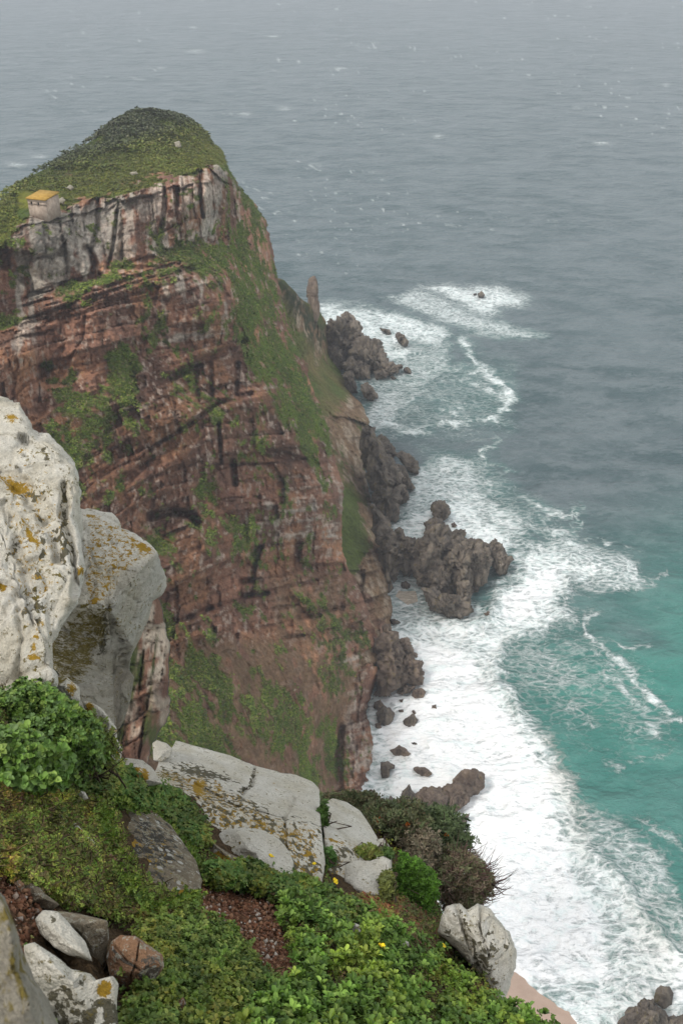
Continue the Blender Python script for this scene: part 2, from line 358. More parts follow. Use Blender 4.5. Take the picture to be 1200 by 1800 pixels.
    b1, e1 = blocks(lerp(s, s * .4, up), t, 9.5, 3, .5); c = c * (1 + rk * np.clip(b1 * .28 + b2 * .34 + b3 * .24, -.34, .6))[..., None]
    fl = sst(.22, .42, fbm(v3(t * 1.6, s * .9, 4.), 4, 91)) * rk; c = mix(c, one * A([.52, .42, .34]), fl * .6)
    c = mix(c, one * A([.06, .035, .025]), .28 * rk * sst(.25, .5, fbm(v3(t * 2.2, s * .7, 14.), 3, 92)))
    return np.clip(c, .008, .8), gf
def blocks(s, t, size, seed, jit=.35):
    "blocky bedding: random push per block, open joints between"
    W = v3(s / size * .6, t / size * .6, seed * 3.3)
    s2 = s / size + jit * fbm(W, 3, seed); t2 = t / size * .8 + jit * fbm(W + 9, 3, seed + 5)
    i = np.floor(s2).astype(np.int64); t2 = t2 + hsh(i, 3, 5, seed) ; j = np.floor(t2).astype(np.int64)
    h = hsh(i, j, 1, seed) - .5; hl = hsh(i, 0, 7, seed + 2) - .5
    es = np.abs(s2 - i - .5) * 2; et = np.abs(t2 - j - .5) * 2
    return h + hl * 1.1, np.maximum(sst(.82, 1, es), sst(.85, 1, et) * .9)
def relief(px, py, g, near=True):
    "push (metres, + = into the cliff) from beds, joints and overhangs"
    Y = tpsN(px, py) if near else tpsF(px, py)
    d = Y / kY(py); m = d / F
    W = P(px, py, d)
    up = 1 - sst(440, 520, py + .32 * (px - 260)); s, t = beds_uv(px, py, .11 if near else .16)
    sv = lerp(s, s * .4, up)
    b1, e1 = blocks(sv, t, 9.5, 3, .5); b2, e2 = blocks(sv, t, 3.0, 5); b3, e3 = blocks(sv, t, 1.15, 8)
    b4, e4 = blocks(sv, t, .55, 12)
    rock = b1 * 6.0 + b2 * 2.6 + b3 * .9 + b4 * .35 + e1 * .5 + e2 * .35 + e3 * .2
    soft = fbm(W * .06, 4, 21) * 4.5 + fbm(W * .5, 3, 23) * .9 + fbm(W * 1.4, 3, 24) * .6
    rk = 1 - sst(.4, .7, g + .15 * fbm(W * .3, 3, 25))
    talus = region(px, py, [(300,1140),(480,1120),(640,1170),(610,1260),(590,1460),(200,1460),(200,1140)], 20) if near else region(px, py, [(500,500),(600,640),(640,800),(660,950),(600,980),(560,800)], 20) * .8
    o = soft + rock * (.15 + .85 * rk) * (1 - .85 * talus)
    if near:
        wx = fbm(W * .35, 3, 27) * 5
        for line, wd, dp in [(l_, w_ * 1.35, d_ * 1.6) for l_, w_, d_ in DARKLINES]:
            q = polydist(px, py, line, False) + wx * .4; o = o + dp * (1 - sst(wd * .3, wd * 1.3, q))
        # brow rolls over: bulges above the overhang lines
        o = o - 3.2 * ell(px, py, 360, 555, 60, 50) - 3 * ell(px, py, 560, 920, 40, 34) - 2.2 * ell(px, py, 480, 765, 45, 30) + 3.5 * ell(px, py, 480, 850, 60, 22) - 2.5 * ell(px, py, 390, 660, 50, 30) + 3 * ell(px, py, 470, 1000, 40, 26) - 2 * ell(px, py, 260, 860, 40, 30)
        for (bx, by, w_, h_, a_) in [(150,450,10,45,6),(240,400,9,55,5),(330,370,9,50,5),(365,340,8,40,4),(60,440,10,50,6),(205,420,7,50,4),(460,700,12,40,-20),(400,690,10,40,0),(530,790,14,30,-30),(420,770,12,36,0),(350,620,30,12,-20),(250,640,12,50,5),(130,600,12,50,5),(300,540,10,50,5)]: o = o - 1.6 * ell(px, py, bx, by, w_, h_, a_)
    return d, o
def build_face(near):
    rows = np.concatenate([np.arange(199, 300, 1.7), np.arange(300, 1400, 1.9), np.arange(1400, 1500, 4)]) if near else np.arange(486, 1180, 2.0)
    nc = 440 if near else 150
    R, L = (interp(rows, R1), interp(rows, L1)) if near else (interp(rows, R2), interp(rows, R2) * 0 + 430)
    R = R + fbm(v3(rows * .045, 1.5), 4, 41) * (7 if near else 6) * sst(200, 240, rows) + fbm(v3(rows * .2, 7.5), 2, 44) * 1.5
    if near: L = L + fbm(v3(rows * .05, 4.5), 4, 43) * 6 * sst(200, 240, rows)
    u = np.linspace(0, 1, nc); u = np.where(u > .9, u + 0, u)
    px = L[:, None] + (R - L)[:, None] * u[None]; py = np.repeat(rows[:, None], nc, 1)
    Y = (tpsN if near else tpsF)(px, py); W = P(px, py, Y / kY(py))
    if near: g = masks_near(px, py, W)
    else:
        wob = fbm(W * .06, 4, 11) * 14
        g = .6 + .2 * wob / 14 - .3 * region(px, py, [(575,740),(700,600),(700,1200),(640,1000),(600,780)], 12) + .4 * region(px, py, [(590,860),(620,850),(650,960),(640,1000),(610,990)], 10) + .25 * ell(px, py, 600, 660, 25, 60, 20)
        g = g - .8 * region(px, py, [(630,985),(660,960),(720,1000),(720,1200),(630,1200)], 10, wob)
    d, o = relief(px, py, g, near)
    # roll the surface away towards the silhouettes
    er = (R[:, None] - px); el = (px - L[:, None])
    roll = 14 * np.exp(-er / 9.0) * (1 if near else .6)
    if near: roll = roll + 10 * np.exp(-el / 9.0) * (rows[:, None] < 480)
    V = P(px, py, d + o * sst(-2, 10, er) * .9 + roll + o * .1)
    if not near: V[..., 2] = np.maximum(V[..., 2], -3)
    if near:
        top = (rows[:, None] < 215); V = np.where(top[..., None], P(px, py, d + roll + o * .3 + (215 - py) * 1.2), V)
    col, gf = cliff_colour(px, py, W, g)
    if not near:
        mix = lambda a, b, f: a + (b - a) * np.clip(f, 0, 1)[..., None]
        n = lambda f, o=4, s=0: fbm(W * f, o, s); one = np.ones(px.shape + (1,))
        s = (py + .2 * px) * .17; st = fbm(v3(px * .17 * .9 - s * .3, s * .22, 2.), 4, 33)
        rock = mix(one * A([.25, .165, .095]), one * A([.42, .33, .235]), sst(-.1, .4, st + .3 * n(.4, 3, 3)))
        rock = mix(rock, one * A([.19, .09, .06]), .7 * sst(.0, .4, n(.12, 3, 6)) * region(px, py, [(600,960),(720,960),(720,1200),(600,1200)], 15))
        grs = mix(one * A([.20, .165, .065]), one * A([.10, .135, .03]), .5 + 1.2 * n(.07, 3, 9) + .6 * region(px, py, [(590,860),(620,850),(650,960),(640,1000),(610,990)], 14) + .3 * ell(px, py, 600, 660, 25, 60, 20))
        grs = mix(grs, one * A([.055, .065, .035]), region(px, py, [(480,480),(530,520),(575,590),(560,620),(520,560)], 12))
        gf = sst(.35, .6, g + .45 * n(.12, 4, 71) + .35 * n(.6, 3, 72)); col = mix(rock, grs, gf); col = col * (1 + .3 * n(.5, 4, 75))[..., None]
    # back of the headland
    nb = 14; bt = np.linspace(0, 1, nb + 2)[1:-1]; Re, Le = V[:, -1], V[:, 0]
    bk = []
    for q in bt:
        base = Re * (1 - q) + Le * q; dep = (70 if near else 60) * math.sin(math.pi * q) ** .7
        b = base + A([0, 1, 0]) * dep; b[:, 2] = b[:, 2] - dep * .55 ; b[:, 2] = np.maximum(b[:, 2], -3.5 + 0 * b[:, 2]); bk.append(b)
    bk = np.stack(bk, 1); bk = bk + (fbm(bk * .08, 3, 3) * 3)[..., None] * A([.4, .6, .3])
    V2 = np.concatenate([V, bk], 1); C2 = np.concatenate([col, np.ones(bk.shape) * A([.10, .09, .05])], 1)
    nr, ncc = V2.shape[:2]
    # close the crest
    cen = V2[0].mean(0, keepdims=True); VV = np.vstack([V2.reshape(-1, 3), cen]); CC = np.vstack([C2.reshape(-1, 3), C2[0].mean(0, keepdims=True)])
    k = nr * ncc; i = np.arange(ncc); tris = np.stack([np.full(ncc, k), i, (i + 1) % ncc], -1)
    o = mesh('headland' if near else 'seaward_spur', VV, gridq(nr, ncc, True), tris, M_CLIFF, cols={'col': CC})
    tag(o, 'steep red cliffed headland with green crown' if near else 'brown grassy spur running down to the surf', 'headland', kind='structure')
    return px, py, V, gf, g
pxN, pyN, VN, gfN, gN = build_face(True)
pxF, pyF, VF, gfF, gF = build_face(False)

# near buttress below the left outcrop
def small_face():
    rows = np.arange(960, 1400, 2.2); nc = 90
    R = interp(rows, [(960, 262), (1000, 285), (1030, 268), (1060, 280), (1100, 292), (1150, 296), (1250, 296), (1270, 290), (1310, 262), (1400, 250)]) + fbm(v3(rows * .06, 2.), 4, 4) * 6
    px = 60 + (R - 60)[:, None] * np.linspace(0, 1, nc)[None]; py = np.repeat(rows[:, None], nc, 1)
    d = 62 + (1100 - py) * .012 + (px - 200) * .03; W = P(px, py, d); m = d / F
    t = (px + .28 * py) * m; s = (py - .3 * px) * m
    b1, e1 = blocks(s * .6, t, 1.8, 3); b2, e2 = blocks(s * .75, t, .7, 6)
    o = b1 * 1.6 + b2 * 1.0 + e1 * .7 + e2 * .4 + fbm(W * .25, 4, 5) * 1.8 + fbm(W * 1.2, 3, 6) * .6 + 8 * np.exp(-(R[:, None] - px) / 8)
    V = P(px, py, d + o)
    st = fbm(v3(t * 1.4, s * .9, 5.), 4, 8) + .5 * b2; one = np.ones(px.shape + (1,)); mix = lambda a, b, f: a + (b - a) * np.clip(f, 0, 1)[..., None]
    c = mix(one * A([.24, .13, .085]), one * A([.48, .39, .30]), sst(-.1, .35, st + .15)); c = c * (1 + .5 * b1 * .6)[..., None]
    c = mix(c, one * A([.12, .055, .04]), .6 * sst(.1, .4, fbm(W * .5, 3, 17)))
    gf = sst(.05, .25, fbm(v3(t * .9, s * .3, 1.), 4, 18) - .03); c = mix(c, mix(one * A([.05, .075, .02]), one * A([.09, .10, .03]), .5 + fbm(W * 1., 3, 19)), gf)
    bk = np.stack([P(R + 2, rows, 80), P(R * 0 + 40, rows, 80)], 1)
    V2 = np.concatenate([V, bk], 1); C2 = np.concatenate([c, np.ones(bk.shape) * .1], 1)
    o = mesh('cliff_buttress', V2, gridq(len(rows), nc + 2, True), None, M_CLIFF, cols={'col': C2})
    tag(o, 'rocky red buttress streaked with grass below the pale outcrop', 'cliff', kind='structure')
small_face()

# ------------------------------------------------------------------ leaves
def leaf_cloud(name, C, Nn, size, cols, k=6, spread=.6, aspect=.45, tilt=.9, parent=None, mat=None, loc=None, droop=0.0, curl=.25):
    "clumps of folded leaves: C centres, Nn up directions, size per clump, cols per clump"
    n = len(C); C = A(C); Nn = A(Nn) / (np.linalg.norm(Nn, axis=-1, keepdims=True) + 1e-9); size = np.broadcast_to(A(size), (n,))
    a = A([1, .3, .2]) + 0 * Nn; T = np.cross(Nn, a); T /= np.linalg.norm(T, axis=-1, keepdims=True); B = np.cross(Nn, T)
    Vs, Cs = [], []
    for q in range(k):
        ph = 2 * math.pi * (q + rng.random(n) * .8) / k; el = tilt * (.25 + .75 * rng.random(n))
        dr = (np.cos(ph) * np.cos(el))[:, None] * T + (np.sin(ph) * np.cos(el))[:, None] * B + np.sin(el)[:, None] * Nn
        sd = -np.sin(ph)[:, None] * T + np.cos(ph)[:, None] * B
        up = np.cross(dr, sd); L = (size * (.6 + .7 * rng.random(n)))[:, None]; wv = L * aspect
        b = C + dr * L * .1 * spread; c1 = b + dr * L * .42; c2 = b + dr * L * .75 - Nn * L * curl * .3; tp = b + dr * L - Nn * L * curl
        f = up * wv * .22
        Vs.append(np.stack([b, tp, c2 + sd * wv * .42 + f, c1 + sd * wv * .5 + f, c1 - sd * wv * .5 + f, c2 - sd * wv * .42 + f], 1))
        v = cols * (.72 + .56 * rng.random((n, 1))); Cs.append(np.repeat(v[:, None], 6, 1))
    V = np.concatenate(Vs, 0); Cc = np.concatenate(Cs, 0); i = np.arange(len(V))[:, None] * 6
    q1 = i + np.array([[0, 1, 2, 3]]); q2 = i + np.array([[0, 4, 5, 1]])
    return mesh(name, V.reshape(-1, 3), np.vstack([q1, q2]), None, mat or M_LEAF, parent, loc, smooth=False, cols={'col': Cc.reshape(-1, 3)})
def palette(n, cs, ws=None):
    cs = A(cs); i = rng.choice(len(cs), n, p=ws); j = rng.choice(len(cs), n, p=ws); t = rng.random((n, 1)) * .5
    return cs[i] * (1 - t) + cs[j] * t

# low scrub and grass on the headland
def headland_scrub():
    nrm = gnorm(VN); nrm = nrm * np.sign((nrm * (A([0, 0, H]) - VN)).sum(-1, keepdims=True)); nrm = nrm + A([0, 0, .9])
    nohut = ~((pxN > 32) & (pxN < 106) & (pyN > 338) & (pyN < 392)); idx = np.flatnonzero(nohut.ravel() & (rng.random(gfN.size) < .6 * sst(.15, .8, gfN.ravel()))); 
    p = pyN.ravel()[idx]; x = pxN.ravel()[idx]; crown = region(x, p, GREENS[0][0], 8)
    Vf = VN.reshape(-1, 3)[idx]; n = len(idx); hill = fbm(Vf * .12, 3, 85)
    top = crown * sst(30, -10, p - (352 - .32 * x)) * sst(-.2, .25, hill + .1)
    size = .20 + .22 * rng.random(n) + top * (.15 + .2 * rng.random(n))
    big = (rng.random(n) < .03) * sst(-.1, .3, fbm(Vf * .2, 3, 90)); size = size * (1 + 1.0 * big)
    g1 = palette(n, [(.13, .185, .02), (.095, .15, .018), (.19, .22, .035), (.075, .12, .018), (.17, .15, .06)])
    g2 = palette(n, [(.045, .065, .02), (.07, .085, .035), (.035, .05, .016), (.10, .105, .055)])
    gy = palette(n, [(.15, .18, .022), (.12, .17, .02), (.20, .19, .035)])
    c0 = 1 - .35 * big; yl = crown * sst(-36, -4, p - (352 - .32 * x)); c = g1 + (g2 - g1) * top[:, None]; c = c + (gy - c) * (yl * .8)[:, None]
    c = c * c0[:, None] * (1.1 - .22 * crown[:, None]) * (1 + .5 * hill[:, None] + .35 * fbm(Vf * .5, 3, 86)[:, None])
    C = Vf + nrm.reshape(-1, 3)[idx] * (size * .1 + top * .5 * rng.random(n))[:, None]
    o = leaf_cloud('scrub', C, nrm.reshape(-1, 3)[idx] + rng.normal(0, .3, (n, 3)), size, c, k=4, aspect=.5, tilt=1.1)
    tag(o, 'green grass and low scrub covering the headland', 'scrub', kind='stuff')
headland_scrub()

# ------------------------------------------------------------------ SEA
def build_sea():
    rows = np.concatenate([[-201.5, -199, -195, -188, -178, -165, -145, -120, -90, -60, -30, -12], np.arange(0, 500, 4.0), np.arange(500, 1810, 2.6), [1830, 1900, 2000, 2200, 2500]])
    cx = np.concatenate([[-6000, -3000, -1500, -700, -300, -100], np.arange(0, 560, 7.0), np.arange(560, 1230, 2.6), [1300, 1500, 1900, 2600, 4000, 7000]])
    px, py = np.meshgrid(cx, rows); dd = d0(py); V = P(px, py, dd); V[..., 2] = 0
    W = v3(V[..., 0], V[..., 1]); 
    wp = 9 * fbm(W * .08, 4, 5) + 5 * fbm(W * .35, 3, 6)
    wp = wp * sst(300, 1100, py) * 1.5 + wp * .6 * (1 - sst(300, 1100, py)); qx, qy = px + wp * 2.0, py + wp * 1.0 + 6 * fbm(W * .2 + 30, 3, 8)
    foam = np.zeros(px.shape)
    def reg(poly, v, soft=14):
        nonlocal foam; foam = np.maximum(foam, v * region(qx, qy, poly, soft))
    def ln(poly, v, wd):
        nonlocal foam; q_ = polydist(qx + wp * .8, qy + wp * .5, poly, False); foam = np.maximum(foam, v * (.62 * (1 - sst(wd * .1, wd * 1.5, q_ + wp * .35)) + .42 * (1 - sst(0, wd * 4.5, q_))) * (.85 + .5 * fbm(W * .25, 3, 88)))
    main = [(640,1120),(690,1085),(830,1088),(880,1020),(905,985),(900,955),(960,965),(1040,975),(1100,1000),(1095,1015),(1010,1032),(985,1065),(1020,1098),(975,1105),(950,1128),(905,1135),(890,1165),(885,1190),(905,1220),(935,1262),(970,1300),(1000,1335),(1012,1380),(1030,1425),(1050,1480),(1120,1560),(1170,1640),(1250,1720),(1300,1900),(1000,1850),(960,1760),(880,1680),(620,1500),(620,1300)]
    reg(main, .95, 26); reg(main, .5, 46)
    reg([(640,1140),(760,1110),(850,1130),(880,1200),(950,1290),(1000,1380),(1015,1480),(1080,1600),(1120,1760),(900,1760),(700,1450),(640,1300)], 1.16, 50); reg([(840,1090),(900,1000),(960,975),(1080,990),(1000,1020),(960,1080),(900,1120)], 1.1, 26)
    reg([(1010,1400),(1100,1450),(1160,1500),(1190,1560),(1230,1640),(1230,1820),(1150,1720),(1040,1560)], .66, 22)
    reg([(860,1135),(940,1115),(1000,1150),(1040,1200),(990,1225),(930,1215),(890,1200)], .52, 24)
    reg([(900,1180),(1000,1180),(1060,1260),(1100,1290),(1030,1300),(960,1290)], .36, 30)
    reg([(640,960),(700,900),(735,830),(790,795),(840,815),(862,870),(910,900),(930,965),(890,965),(760,900),(700,960)], .72, 20)
    reg([(690,930),(720,905),(800,860),(850,900),(905,950),(890,1000),(700,980)], .9, 16)
    reg([(660,1000),(760,1000),(840,1060),(860,1100),(700,1110),(660,1095)], .74, 12)
    reg([(630,650),(720,640),(745,615),(720,600),(640,540),(560,530),(560,548),(590,640),(620,690)], .84, 18)
    reg([(560,535),(640,538),(700,552),(770,570),(800,590),(760,605),(700,600),(640,560),(560,550)], .84, 14)
    reg([(640,600),(720,600),(800,590),(790,640),(740,690),(700,740),(640,760),(630,700)], .56, 18)
    reg([(640,690),(690,680),(700,760),(650,765),(630,740)], .75, 14)
    reg([(740,506),(800,500),(870,500),(925,520),(925,535),(880,545),(860,560),(820,545),(780,525)], .84, 16)
    reg([(670,520),(740,508),(860,560),(930,580),(965,592),(880,598),(800,575),(720,545)], .66, 12)
    reg([(900,950),(990,940),(1110,985),(1130,1030),(1060,1040),(980,1030)], .74, 14); reg([(960,1100),(1060,1120),(1180,1230),(1200,1330),(1120,1320),(1040,1260),(960,1220)], .34, 40); reg([(780,640),(900,640),(900,760),(640,780),(660,700)], .34, 30); reg([(730,780),(860,800),(940,900),(1030,940),(900,940)], .42, 30)
    for p_, v_, w_ in [([(822,600),(835,640),(868,668),(885,690),(897,715),(870,738),(830,748),(780,744),(720,756),(660,748)], .82, 8),
        ([(830,650),(812,668),(850,680),(880,700)], .75, 6), ([(770,712),(800,728),(840,742)], .7, 5), ([(740,690),(790,700),(800,730)], .55, 6), ([(740,650),(800,650),(840,640)], .5, 8),
        ([(872,772),(835,790),(862,812),(852,840),(858,862)], .75, 5), ([(858,822),(900,830)], .65, 4),
        ([(930,885),(985,905),(1015,895),(1022,918),(1005,936),(950,928)], .7, 6), ([(930,885),(948,915)], .55, 5), ([(1000,952),(1085,955)], .5, 3), ([(880,900),(940,930)], .55, 10),
        ([(1035,1080),(1040,1120),(1065,1140),(1060,1160),(1045,1175),(1080,1205),(1115,1240),(1150,1290)], .72, 7), ([(1060,1138),(1100,1137),(1155,1143)], .66, 4),
        ([(1070,1150),(1110,1185),(1140,1225),(1175,1250)], .74, 8), ([(1110,1195),(1150,1230),(1170,1250)], .85, 9), ([(1100,1240),(1140,1265),(1200,1270)], .66, 7), ([(1120,1290),(1160,1300),(1200,1310)], .62, 6),
        ([(990,1250),(1030,1260),(1060,1290)], .55, 6), ([(1070,1345),(1200,1332)], .5, 4), ([(1070,1180),(1090,1240)], .5, 8), ([(1120,1440),(1200,1490)], .45, 8), ([(1110,1000),(1125,1020),(1095,1035)], .75, 5), ([(1130,1010),(1165,1000)], .5, 3)]:
        ln(p_, v_, w_)
    foam = foam * (1 + .16 * fbm(v3(V[..., 0] * .07, V[..., 1] * .12, 7.), 4, 71) * sst(600, 1000, py))
    # whitecaps out at sea
    cap = fbm(v3(V[..., 0] * .012, V[..., 1] * .012 + V[..., 0] * .004), 3, 61); cap2 = fbm(v3(px * .11, py * .42 - px * .05, 2.), 3, 62)
    capm = sst(-.1, .35, cap) * sst(.34, .62, cap2) * sst(720, 560, py)
    foam = np.maximum(foam, capm * .60)
    for (x, y, rx, ry) in [(72,275,16,3),(30,289,22,4),(345,90,20,3),(430,200,14,3),(480,64,16,2),(500,190,16,3),(770,240,14,4),(1055,252,20,3),(1170,150,10,3),(560,290,10,2),(600,120,14,2),(790,395,10,2),(1015,190,16,2)]:
        foam = np.maximum(foam, .62 * ell(px, py, x, y, rx, ry * 1.2))
    # creamy scum pool behind the stack, rougher brown churned sand near shore
    cream = region(px, py, [(692,1050),(700,1040),(730,1040),(738,1060),(715,1066)], 3, wp * .3)
    churn = .8 * ell(qx, qy, 985, 1330, 40, 60, 20) * sst(0, .4, fbm(W * .15, 3, 4) + .2) + .7 * ell(qx, qy, 1020, 1420, 30, 90, -12) + .5 * ell(qx, qy, 1150, 1660, 60, 80)
    turq = sst(890, 1270, py + (px - 900) * .35) ; turq = np.maximum(turq, .45 * sst(0, .5, foam) * sst(470, 640, py))
    turq = turq * (.85 + .25 * fbm(W * .03, 3, 2)) - .35 * ell(px, py, 1130, 1120, 60, 18, 20)
    near = sst(700, 1200, py)
    V[..., 2] = (fbm(v3(V[..., 0] * .05, V[..., 1] * .09), 3, 3) * .55 + .22 * fbm(v3(V[..., 0] * .25, V[..., 1] * .4), 3, 33) + .5 * np.clip(foam, 0, 1) * fbm(W * .4, 3, 9) + .25 * np.clip(foam, 0, 1)) * sst(-60, 60, py)
    em = polydist(qx, qy, main); V[..., 2] += (1.5 * np.exp(-((em - 12) / 12.) ** 2) * np.clip(.3 + 1.2 * fbm(W * .06, 3, 14), 0, 1) + .9 * sst(0, 30, em) * np.clip(fbm(v3(V[..., 0] * .12 + 3, V[..., 1] * .2), 3, 15), 0, 1)) * sst(850, 1000, py)
    wave = np.sin((V[..., 0] * .55 - V[..., 1] * .25 + 6 * fbm(W * .02, 2, 16)) * .35); V[..., 2] += .35 * np.maximum(wave, 0) ** 2 * sst(500, 900, py)
    o = mesh('sea', V, gridq(len(rows), len(cx)), None, None, cols={'sea': np.stack([np.clip(foam, 0, 1.3), np.clip(turq, 0, 1), np.clip(cream, 0, 1)], -1), 'sea2': np.stack([np.clip(churn, 0, 1), near, near], -1)})
    t = NT('sea_water'); fo, tu, cr = t.sep(t.attr('sea'))[:3]; ch = t.sep(t.attr('sea2'))[0]
    co = t.map((1, 1, 1), (0, 0, .5)); st = t.map((.62, 1.15, 1), (0, 0, -.5))
    big = t.noise(.012, 4, .6, co=st); mid = t.noise(.035, 4, .65, .3, co=st); med = t.noise(.09, 5, .65, co=st); sm = t.noise(.6, 5, .65, co=st); 
    deep = t.mix(t.ss(big, .35, .65), (.040, .078, .084), (.066, .104, .112))
    deep = t.mix(t.m2('MULTIPLY', t.ss(mid, .42, .62), .6), deep, (.120, .155, .165))
    deep = t.mix(t.m2('MULTIPLY', t.ss(t.m2('ADD', t.m2('MULTIPLY', med, .6), t.m2('MULTIPLY', sm, .4)), .44, .58), .6), deep, (.15, .185, .195))
    tq = t.mix(t.ss(med, .35, .7), (.035, .185, .152), (.065, .25, .207))
    wcol = t.mix(tu, deep, tq)
    # lacy foam: ridged, warped noise
    wv = t.n('ShaderNodeTexNoise'); wv.inputs['Scale'].default_value = .16; wv.inputs['Detail'].default_value = 5; t.L(st, wv.inputs['Vector'])
    ad = t.n('ShaderNodeVectorMath'); ad.operation = 'MULTIPLY_ADD'; t.L(wv.outputs['Color'], ad.inputs[0]); ad.inputs[1].default_value = (5, 5, 0); t.L(st, ad.inputs[2])
    web = t.vor(.55, 'DISTANCE_TO_EDGE', co=ad.outputs[0]); web2 = t.vor(1.7, 'DISTANCE_TO_EDGE', co=ad.outputs[0]); fn = t.noise(1.3, 6, .75, .4, co=ad.outputs[0])
    lace = t.m2('ADD', t.m2('MULTIPLY', t.ss(web, .0, .32), -.30), t.m2('MULTIPLY', t.ss(web2, 0, .3), -.16))
    dens = t.m2('ADD', t.m2('ADD', t.m2('ADD', t.m2('MULTIPLY', fo, 1.0), t.m2('MULTIPLY', t.m2('SUBTRACT', t.noise(.16, 5, .7, .5, co=ad.outputs[0]), .5), .8)), lace), t.m2('MULTIPLY', t.m2('SUBTRACT', fn, .5), .8))
    ff = t.m2('ADD', t.m2('MULTIPLY', t.ss(dens, -.02, .55), .48), t.m2('MULTIPLY', t.ss(dens, .3, .85), .52))
    fcol = t.mix(t.ss(fn, .35, .62), (.60, .72, .70), (.86, .89, .88))
    fcol = t.mix(t.ss(fo, .85, 1.1), fcol, t.mix(t.ss(t.noise(.35, 6, .75, co=ad.outputs[0]), .38, .5), (.78, .85, .84), (.90, .915, .91)))
    fcol = t.mix(t.m2('MULTIPLY', ch, .6), fcol, (.62, .58, .50))
    col = t.mix(ff, wcol, fcol); col = t.mix(t.ss(cr, .4, .6), col, (.66, .58, .47))
    hgt = t.m2('ADD', t.m2('ADD', t.m2('ADD', t.m2('MULTIPLY', mid, 2.5), t.m2('MULTIPLY', med, 1.2)), t.m2('MULTIPLY', sm, .25)), t.m2('MULTIPLY', ff, .25))
    t.bump(hgt, 3.2, .9)
    o.data.materials.append(t.fin(col, t.mix(ff, (.36,) * 3, (.8,) * 3), .16))
    tag(o, 'grey green sea with white surf', 'sea', kind='structure')
build_sea()

def build_sand():
    edge = [(640,1560),(860,1650),(905,1702),(945,1735),(978,1775),(1010,1810),(1080,1900),(1100,2000)]
    rows = np.arange(1560, 2000, 5.0); cx = np.arange(560, 1180, 5.0); px, py = np.meshgrid(cx, rows); V = P(px, py, d0(py))
    sdp = polydist(px, py, edge + [(560, 2000), (560, 1560)])
    V[..., 2] = np.clip(sdp, -40, 200) * .028 + .25 + fbm(V * .3, 3, 5) * .12
    t = NT('wet_beach_sand'); n = t.noise(.5, 6, .6); n2 = t.noise(2.2, 6, .8); t.bump(n2, .3, .6)
    o = mesh('beach', V, gridq(len(rows), len(cx)), None, t.fin(t.mix(t.m2('ADD', t.m2('MULTIPLY', n, .7), t.m2('MULTIPLY', n2, .3)), (.34, .235, .17), (.60, .45, .36)), .6, .25))
    tag(o, 'pinkish sand beach below the slope', 'beach', kind='structure')
build_sand()

